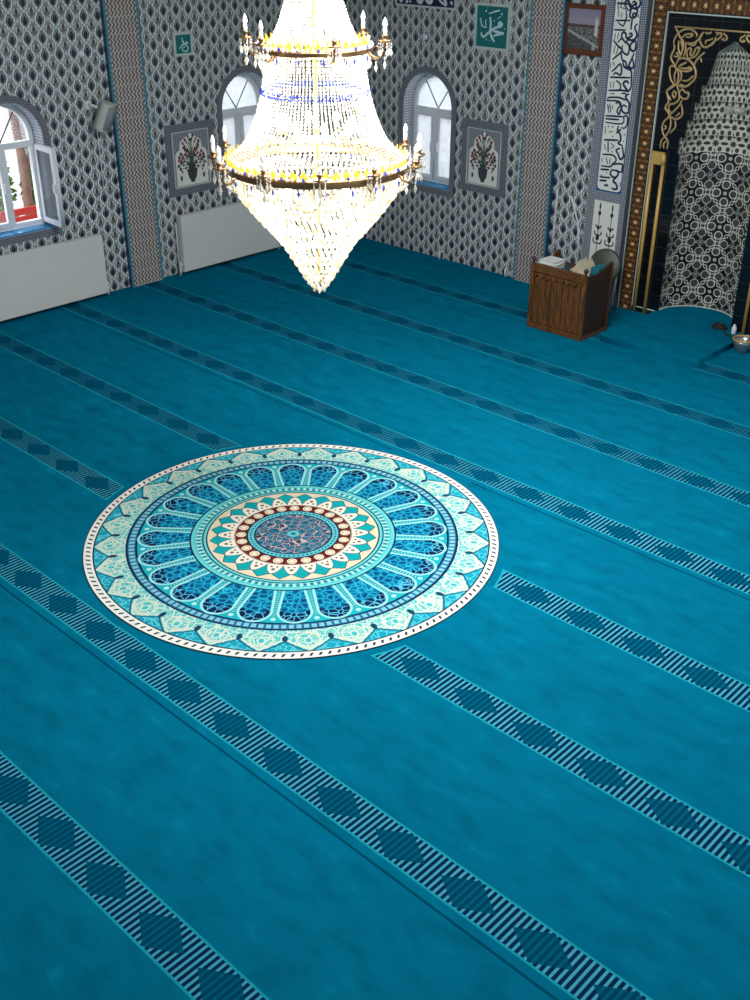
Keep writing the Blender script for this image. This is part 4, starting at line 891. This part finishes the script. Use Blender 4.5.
def book(cx, cy, z, wx, wy, hz, rz, cover, label, open_=False):
    M = T(cx, cy, z) @ Rz(rz)
    g = thing('book', label, 'book', (cx, cy, z), 'books lying on the lectern')
    if not open_:
        b = MB(); b.box(-wx/2, wx/2, -wy/2, wy/2, 0.0, 0.006, M, bevel=0.002); b.box(-wx/2, wx/2, -wy/2, wy/2, hz-0.006, hz, M, bevel=0.002); b.box(-wx/2, -wx/2+0.006, -wy/2, wy/2, 0, hz, M, bevel=0.002); b.build('cover', cover, g)
        b = MB(); b.box(-wx/2+0.005, wx/2-0.006, -wy/2+0.006, wy/2-0.006, 0.005, hz-0.005, M); b.build('pages', paper, g)
    else:
        b = MB(); pr = [(-wx/2, 0.0), (wx/2, 0.0), (wx/2, 0.012), (wx/3, 0.03), (wx/8, hz), (0, 0.02), (-wx/8, hz), (-wx/3, 0.03), (-wx/2, 0.012)]
        b.plate(pr, [], wy, -wy/2, M @ Matrix(((1, 0, 0, 0), (0, 0, -1, 0), (0, 1, 0, 0), (0, 0, 0, 1)))); b.build('pages', paper_cream, g)
        b = MB(); b.box(-wx/2-0.008, wx/2+0.008, -wy/2-0.008, wy/2+0.008, -0.004, 0.002, M, bevel=0.001); b.build('cover', cover, g)
book(4.67, -1.19, 0.68, 0.24, 0.22, 0.07, 0.1, paper, 'thick white covered book at the left end of the lectern, lower of two')
book(4.68, -1.19, 0.75, 0.21, 0.20, 0.035, -0.05, paper, 'white covered book on top of the thick white one')
book(4.99, -1.00, 0.684, 0.26, 0.21, 0.12, 0.15, frame_wood, 'open book with cream pages in the middle of the lectern', True)
book(5.08, -1.23, 0.684, 0.20, 0.15, 0.10, -0.3, paper, 'open book with cream pages near the right front of the lectern', True)
b = MB()
pts = []
nx, ny = 16, 12
rn = random.Random(5)
grid = [[None]*(ny+1) for _ in range(nx+1)]
for i in range(nx+1):
    for j in range(ny+1):
        u, v = i/nx, j/ny
        z = 0.69+0.05*math.sin(PI*u)*math.sin(PI*v)*(1+0.6*math.sin(9*u+4*v))+0.01*math.sin(17*v+3*u)
        grid[i][j] = b.bm.verts.new((4.815+0.12*u+0.02*math.sin(7*v), -1.30+0.17*v+0.015*math.sin(8*u), max(z, 0.683)))
for i in range(nx):
    for j in range(ny):
        f = b.bm.faces.new((grid[i][j], grid[i+1][j], grid[i+1][j+1], grid[i][j+1])); f.smooth = True
bmesh.ops.solidify(b.bm, geom=b.bm.faces[:], thickness=0.004)
tag(b.build('folded_cloth', teal_cloth), 'crumpled teal cloth between the books on the lectern', 'cloth')
b = MB()
for i, (x, y, a) in enumerate(((5.17, -1.0, 0.0),)):
    b.box(-0.04, 0.06, -0.10, 0.10, 0, 0.09, T(x, y, 0.681) @ Rz(a), bevel=0.02)
tag(b.build('cushion', teal_cloth), 'small teal cushion at the right end of the lectern', 'cushion')

# ------------------------------------------------------------------ folded stool behind the lectern
g = thing('folding_stool', 'folding stool with round olive seat tipped up behind the lectern', 'stool', (4.88, -0.33, 0))
Mst = T(4.865, -0.37, 0.575) @ Rz(math.radians(12)) @ Rx(math.radians(72))
b = MB(); b.lathe([(0, 0.024), (0.17, 0.024), (0.192, 0.014), (0.197, 0), (0.192, -0.016), (0, -0.02)], (0, 0, 0), 40, Mst); b.build('seat', olive, g)
for s in (-0.12, 0.14):
    b = MB(); b.tube([(4.88+s, -0.42, 0.0), (4.88+s, -0.34, 0.35), (4.88+s*0.9, -0.29, 0.62)], 0.011, 8); b.build('leg', grey_metal, g)
for s in (-0.07, 0.09):
    b = MB(); b.tube([(4.88+s, -0.20, 0.0), (4.88+s, -0.27, 0.35), (4.88+s, -0.31, 0.58)], 0.011, 8); b.build('leg', grey_metal, g)
b = MB(); b.cyl((4.76, -0.40, 0.10), (5.02, -0.40, 0.10), 0.010, 8); b.build('crossbar', grey_metal, g)
b = MB(); b.cyl((4.81, -0.215, 0.10), (4.97, -0.215, 0.10), 0.010, 8); b.build('crossbar', grey_metal, g)

# ------------------------------------------------------------------ things at the right foot of the niche
g = thing('metal_bowl', 'silver metal bowl with a brass rim on the carpet right of the step', 'bowl', (6.73, -0.40, 0))
b = MB(); b.lathe([(0, 0), (0.05, 0), (0.055, 0.01), (0.085, 0.05), (0.105, 0.10), (0.11, 0.15), (0.104, 0.15), (0.095, 0.10), (0.07, 0.05), (0, 0.02)], (6.73, -0.40, 0.0), 28); b.build('bowl', steel, g)
b = MB(); b.tube([(6.73+0.108*math.cos(2*PI*i/28), -0.40+0.108*math.sin(2*PI*i/28), 0.15) for i in range(28)], 0.009, 6, close=True); b.build('rim', yellow_brass, g)
b = MB(); b.lathe([(0, 0), (0.024, 0), (0.027, 0.01), (0.027, 0.075), (0.015, 0.09), (0.012, 0.11), (0, 0.112)], (6.475, -0.12, 0.071), 16)
tag(b.build('white_bottle', pvc), 'small white bottle at the right edge of the niche step', 'bottle')
b = MB(); rb = random.Random(2)
for ring_i in range(3):
    R_ = 0.075-0.015*ring_i
    b.tube([(6.27+R_*math.cos(t)*1.1, -0.06+R_*math.sin(t)*0.8, 0.083+0.014*ring_i+0.004*math.sin(3*t)) for t in [2*PI*i/26 for i in range(26)]], 0.011, 6, close=True)
b.tube([(6.34, -0.09, 0.082), (6.40, -0.16, 0.081), (6.45, -0.22, 0.081), (6.52, -0.24, 0.081)], 0.010, 6)
tag(b.build('coiled_cord', dark_thing), 'dark coiled cord lying on the step beside the niche', 'cord')

# ------------------------------------------------------------------ chandelier
CX, CY = 5.88, -5.98
ch = thing('chandelier', 'huge lit crystal chandelier of bead strings on brass rings', 'chandelier', (CX, CY, 1.79))
def bead(bm, x, y, z, r, h, mi=0):
    t = bm.verts.new((x, y, z+h)); d = bm.verts.new((x, y, z-h)); a = random.random()*1.6
    q = [bm.verts.new((x+r*math.cos(a+k*PI/2), y+r*math.sin(a+k*PI/2), z)) for k in range(4)]
    for k in range(4):
        for f in ((q[k], q[(k+1) % 4], t), (q[(k+1) % 4], q[k], d)):
            bm.faces.new(f).material_index = mi
def interp(prof, t):
    # prof: [(z, r)], t in 0..1 along arc length
    L = [0]
    for a, b in zip(prof, prof[1:]): L.append(L[-1]+math.hypot(a[0]-b[0], a[1]-b[1]))
    s = t*L[-1]
    for i in range(len(prof)-1):
        if s <= L[i+1]+1e-9:
            k = (s-L[i])/(L[i+1]-L[i]); return (prof[i][0]+(prof[i+1][0]-prof[i][0])*k, prof[i][1]+(prof[i+1][1]-prof[i][1])*k), L[-1]
    return prof[-1], L[-1]
def curtain(name, prof, n, gap, r, blue=None, label=None):
    b = MB(); b.keep = True
    _, L = interp(prof, 0.5); m = int(L/gap)
    for j in range(n):
        th = 2*PI*j/n
        for i in range(m):
            (z, R_), _ = interp(prof, (i+0.5)/m)
            mi = 1 if (blue and blue[0] < z < blue[1]) else (2 if random.random() < 0.14 else 0)
            bead(b.bm, CX+R_*math.cos(th), CY+R_*math.sin(th), z, r*(1.25 if mi == 1 else 1), gap*0.46, mi)
    o = b.build(name, [crystal, blue_bead, amber_bead], ch); o['kind'] = 'stuff'; return o
body = [(3.42, 0.330), (3.30, 0.350), (3.18, 0.372), (3.06, 0.410), (2.96, 0.450), (2.88, 0.495), (2.81, 0.560), (2.755, 0.630)]
upper = [(4.55, 0.09), (4.2, 0.11), (3.95, 0.15), (3.77, 0.19), (3.64, 0.235), (3.53, 0.29), (3.49, 0.34)]
basket = [(2.66, 0.62), (2.52, 0.545), (2.40, 0.455), (2.28, 0.350), (2.18, 0.262), (2.08, 0.200), (1.98, 0.140), (1.88, 0.080), (1.81, 0.03)]
curtain('body_bead_curtain', body, 96, 0.021, 0.0088, (3.195, 3.225))
curtain('upper_bead_curtain', upper, 60, 0.021, 0.008)
# basket of larger drops in rows
b = MB(); b.keep = True
rows = 34
for i in range(rows):
    (z, R_), L = interp(basket, i/(rows-1))
    n = max(4, int(2*PI*R_/0.042))
    for j in range(n):
        th = 2*PI*(j+0.5*(i % 2))/n
        Rj = R_+(0.007 if i % 2 else -0.004)+random.uniform(-0.004, 0.004)
        bead(b.bm, CX+Rj*math.cos(th), CY+Rj*math.sin(th), z, 0.0175, 0.021, 2 if random.random() < 0.22 else 0)
o = b.build('crystal_basket', [crystal, blue_bead, amber_bead], ch); o['kind'] = 'stuff'
b = MB(); b.lathe([(0, -0.02), (0.012, -0.005), (0.016, 0.012), (0, 0.03)], (CX, CY, 1.80), 8, smooth=False); b.build('tip_drop', crystal, ch)
def ring(z, r, h, n_crown, crown_h):
    b = MB(); b.lathe([(r-0.025, z-h/2), (r+0.012, z-h/2), (r+0.022, z-h/4), (r+0.014, z), (r+0.022, z+h/4), (r+0.012, z+h/2), (r-0.025, z+h/2), (r-0.025, z-h/2)], (CX, CY, 0), 72)
    o = b.build('brass_ring', brass, ch)
    c = MB()
    for k in range(n_crown):
        a = 2*PI*k/n_crown; M = T(CX, CY, z+h/2) @ Rz(a) @ T(r, 0, 0) @ Ry(math.radians(14)) @ Matrix(((0, 0, 1, 0), (1, 0, 0, 0), (0, 1, 0, 0), (0, 0, 0, 1)))
        w = PI*r/n_crown*0.86
        c.plate([(-w*0.5, 0), (w*0.5, 0), (w, crown_h*0.35), (w*0.5, crown_h*0.62), (w*0.25, crown_h*0.8), (0, crown_h), (-w*0.25, crown_h*0.8), (-w*0.5, crown_h*0.62), (-w, crown_h*0.35)], [], 0.006, -0.003, M)
    c.build('leaf_crown', crown_glass, o)
    d = MB(); d.keep = True
    for k in range(n_crown*2):
        a = 2*PI*k/(n_crown*2)
        bead(d.bm, CX+(r+0.032)*math.cos(a), CY+(r+0.032)*math.sin(a), z+h/2+0.012, 0.014, 0.018, 1 if k % 4 == 0 else 0)
        bead(d.bm, CX+(r+0.018)*math.cos(a), CY+(r+0.018)*math.sin(a), z-h/2-0.03, 0.010, 0.028, 0 if k % 5 else 1)
        bead(d.bm, CX+(r+0.018)*math.cos(a), CY+(r+0.018)*math.sin(a), z-h/2-0.075, 0.012, 0.022, 0)
    q = d.build('bead_fringe', [crystal, blue_bead], o); q['kind'] = 'stuff'
ring(2.715, 0.625, 0.055, 56, 0.065)
ring(3.475, 0.355, 0.035, 36, 0.065)
def arm(a, r0, z, L, tall):
    M = T(CX, CY, z) @ Rz(a)
    b = MB(); b.tube([(r0, 0, 0), (r0+L*0.25, 0, -0.035), (r0+L*0.6, 0, -0.05), (r0+L*0.9, 0, -0.02), (r0+L, 0, 0.03), (r0+L, 0, 0.05)], [0.010, 0.011, 0.010, 0.009, 0.009, 0.010], 8, M)
    b.tube([(r0+L*0.3, 0, -0.03), (r0+L*0.38, 0, 0.02), (r0+L*0.55, 0, 0.03), (r0+L*0.6, 0, 0.0), (r0+L*0.5, 0, -0.012)], 0.006, 6, M)
    ar = b.build('candle_arm', brass, ch)
    b = MB(); b.lathe([(0, 0.045), (0.012, 0.047), (0.045, 0.062), (0.046, 0.068), (0.014, 0.06), (0.014, 0.085), (0.022, 0.095), (0.020, 0.10), (0, 0.10)], (r0+L, 0, 0), 16, M); b.build('drip_pan', brass, ar)
    b = MB(); b.lathe([(0, 0.095), (0.013, 0.095), (0.013, 0.095+tall), (0, 0.095+tall)], (r0+L, 0, 0), 12, M); b.build('candle', candle_glow, ar)
    z1 = 0.095+tall
    b = MB(); b.lathe([(0, z1), (0.010, z1), (0.017, z1+0.022), (0.012, z1+0.045), (0.004, z1+0.062), (0, z1+0.068)], (r0+L, 0, 0), 12, M); b.build('bulb', candle_glow, ar)
    b = MB(); b.keep = True
    for k in range(6):
        t = k*PI/3
        for zz, rr, hh in ((0.045, 0.006, 0.010), (0.025, 0.007, 0.010), (-0.010, 0.012, 0.028)):
            bead(b.bm, r0+L+0.042*math.cos(t), 0.042*math.sin(t), zz, rr, hh)
    for zz, rr, hh in ((-0.035, 0.009, 0.012), (-0.075, 0.016, 0.034)): bead(b.bm, r0+L, 0, zz-0.01, rr, hh)
    for zz, rr, hh in ((-0.07, 0.008, 0.012), (-0.105, 0.013, 0.03)): bead(b.bm, r0+L*0.5, 0, zz, rr, hh)
    bmesh.ops.transform(b.bm, matrix=M, verts=b.bm.verts); b.build('pendants', crystal, ar)
# camera-right direction in the hall is about 43.6 degrees
for k in range(12): arm(math.radians(43.6+4+30*k), 0.63, 2.715, 0.13 if k % 2 else 0.09, 0.05)
for k in range(6): arm(math.radians(43.6-12+60*k), 0.36, 3.475, 0.12, 0.045)
# lamps inside the strings
for z, r, n in ((2.98, 0.26, 8), (2.50, 0.24, 6), (3.58, 0.12, 4)):
    for k in range(n):
        a = 2*PI*(k+0.3)/n
        b = MB(); b.lathe([(0, -0.045), (0.012, -0.04), (0.012, -0.01), (0.026, 0.015), (0.020, 0.045), (0, 0.06)], (CX+r*math.cos(a), CY+r*math.sin(a), z), 12); b.build('inner_bulb', lamp_glow, ch)
b = MB(); b.cyl((CX, CY, 1.95), (CX, CY, 4.7), 0.012, 8)
for z, r in ((2.94, 0.26), (2.46, 0.24), (3.54, 0.12)):
    for k in range(8): b.tube([(CX, CY, z-0.03), (CX+r*0.5*math.cos(2*PI*k/8), CY+r*0.5*math.sin(2*PI*k/8), z-0.05), (CX+r*math.cos(2*PI*k/8), CY+r*math.sin(2*PI*k/8), z)], 0.006, 5)
b.build('stem', bright_gold, ch)
b = MB(); b.lathe([(0.10, 0), (0.13, 0.02), (0.12, 0.05), (0.05, 0.09), (0, 0.10)], (CX, CY, 4.55), 24); b.build('top_cap', brass, ch)
b = MB()
for k in range(30):
    z = 4.68+k*(HW-4.72)/29
    pts = [(0.018*math.cos(t), 0, 0.028*math.sin(t)) for t in [2*PI*i/10 for i in range(10)]]
    b.tube(pts, 0.004, 5, T(CX, CY, z) @ Rz((k % 2)*PI/2), close=True)
b.lathe([(0.0, 0), (0.10, 0), (0.12, -0.03), (0.03, -0.06), (0, -0.06)], (CX, CY, HW), 20); b.build('chain', brass, ch)
WARM = (1.0, 0.955, 0.88)
point('chandelier_glow_body', (CX, CY, 2.95), 135, 0.16, WARM)
point('chandelier_glow_basket', (CX, CY, 2.42), 34, 0.12, WARM)
point('chandelier_glow_basket_low', (CX, CY, 2.12), 1.7, 0.05, WARM)
point('chandelier_glow_top', (CX, CY, 3.62), 22, 0.08, WARM)

# ------------------------------------------------------------------ outside the windows
gd = MB(); gd.box(-14, -0.32, -14, 8, -0.3, -0.2); gd.box(-0.32, 12.5, 0.75, 8, -0.3, -0.2)
o = gd.build('courtyard_paving', pave); tag(o, 'pale paved courtyard seen through the windows', 'paving')
wl = MB(); wl.box(-3.6, -3.4, -3.2, 5, -0.2, 3.4); wl.box(-3.4, 6, 3.6, 3.8, -0.2, 3.4); wl.box(-3.65, -3.35, -3.25, 5, 3.4, 3.5); tag(wl.build('courtyard_wall', plaster), 'pale pink courtyard wall outside the far windows', 'wall')
g = thing('tree', 'garden tree with a pinkish trunk outside the left window', 'tree', (-2.6, -3.57, -0.2))
b = MB(); b.tube([(-2.6, -3.57, -0.2), (-2.6, -3.58, 0.3), (-2.58, -3.56, 1.0), (-2.60, -3.60, 1.8), (-2.55, -3.6, 2.6)], [0.09, 0.07, 0.06, 0.055, 0.04], 12)
b.tube([(-2.58, -3.57, 0.9), (-2.5, -3.4, 1.5), (-2.45, -3.3, 2.2)], [0.035, 0.03, 0.015], 8); b.build('trunk', bark, g)
def leaves(c, r, n, seed, sz=0.05):
    b = MB(); rn = random.Random(seed); b.keep = True
    for _ in range(n):
        d = Vector((rn.gauss(0, 1), rn.gauss(0, 1), rn.gauss(0, 1))).normalized()*(rn.random() ** 0.4)
        p = Vector(c)+Vector((d.x*r[0], d.y*r[1], d.z*r[2])); M = T(*p) @ Matrix.Rotation(rn.random()*6.3, 4, Vector((rn.random(), rn.random(), rn.random()+.1)).normalized())
        vs = [b.bm.verts.new(M @ Vector(q)) for q in ((-sz, 0, 0), (0, -sz*0.5, sz*0.1), (sz, 0, 0), (0, sz*0.5, sz*0.1))]; b.bm.faces.new(vs)
    return b
leaves((-2.55, -3.7, 3.0), (0.9, 0.9, 0.7), 900, 1).build('crown', foliage_mat, g)
for i, (x, y, r, lb) in enumerate(((-2.95, -3.85, 0.36, 'green shrub left of the tree trunk outside the open window'), (-2.95, -3.22, 0.30, 'green shrub right of the tree trunk outside the open window'))):
    g = thing('shrub', lb, 'shrub', (x, y, -0.2), 'shrubs outside the open window')
    leaves((x, y, 0.62), (r*0.6, r*0.75, 0.75), 700, 5+i, 0.06).build('foliage', foliage_mat, g)
    b = MB(); b.tube([(x, y, -0.2), (x+0.02, y, 0.1), (x, y+0.03, 0.5)], [0.03, 0.02, 0.01], 6); b.build('stem', bark, g)
g = thing('bench', 'red garden bench outside the left window', 'bench', (-2.0, -3.85, -0.2))
b = MB()
for k in range(4): b.box(-2.15+k*0.10, -2.07+k*0.10, -4.4, -3.3, 0.22, 0.25, bevel=0.004)
b.build('seat', red_paint, g)
b = MB()
for k in range(3): b.box(-2.22, -2.19, -4.4, -3.3, 0.33+k*0.11, 0.42+k*0.11, bevel=0.004)
b.build('backrest', red_paint, g)
for yy in (-4.3, -3.4):
    for xx in (-2.15, -1.80):
        b = MB(); b.box(xx-0.02, xx+0.02, yy-0.02, yy+0.02, -0.2, 0.22); b.build('leg', grey_metal, g)
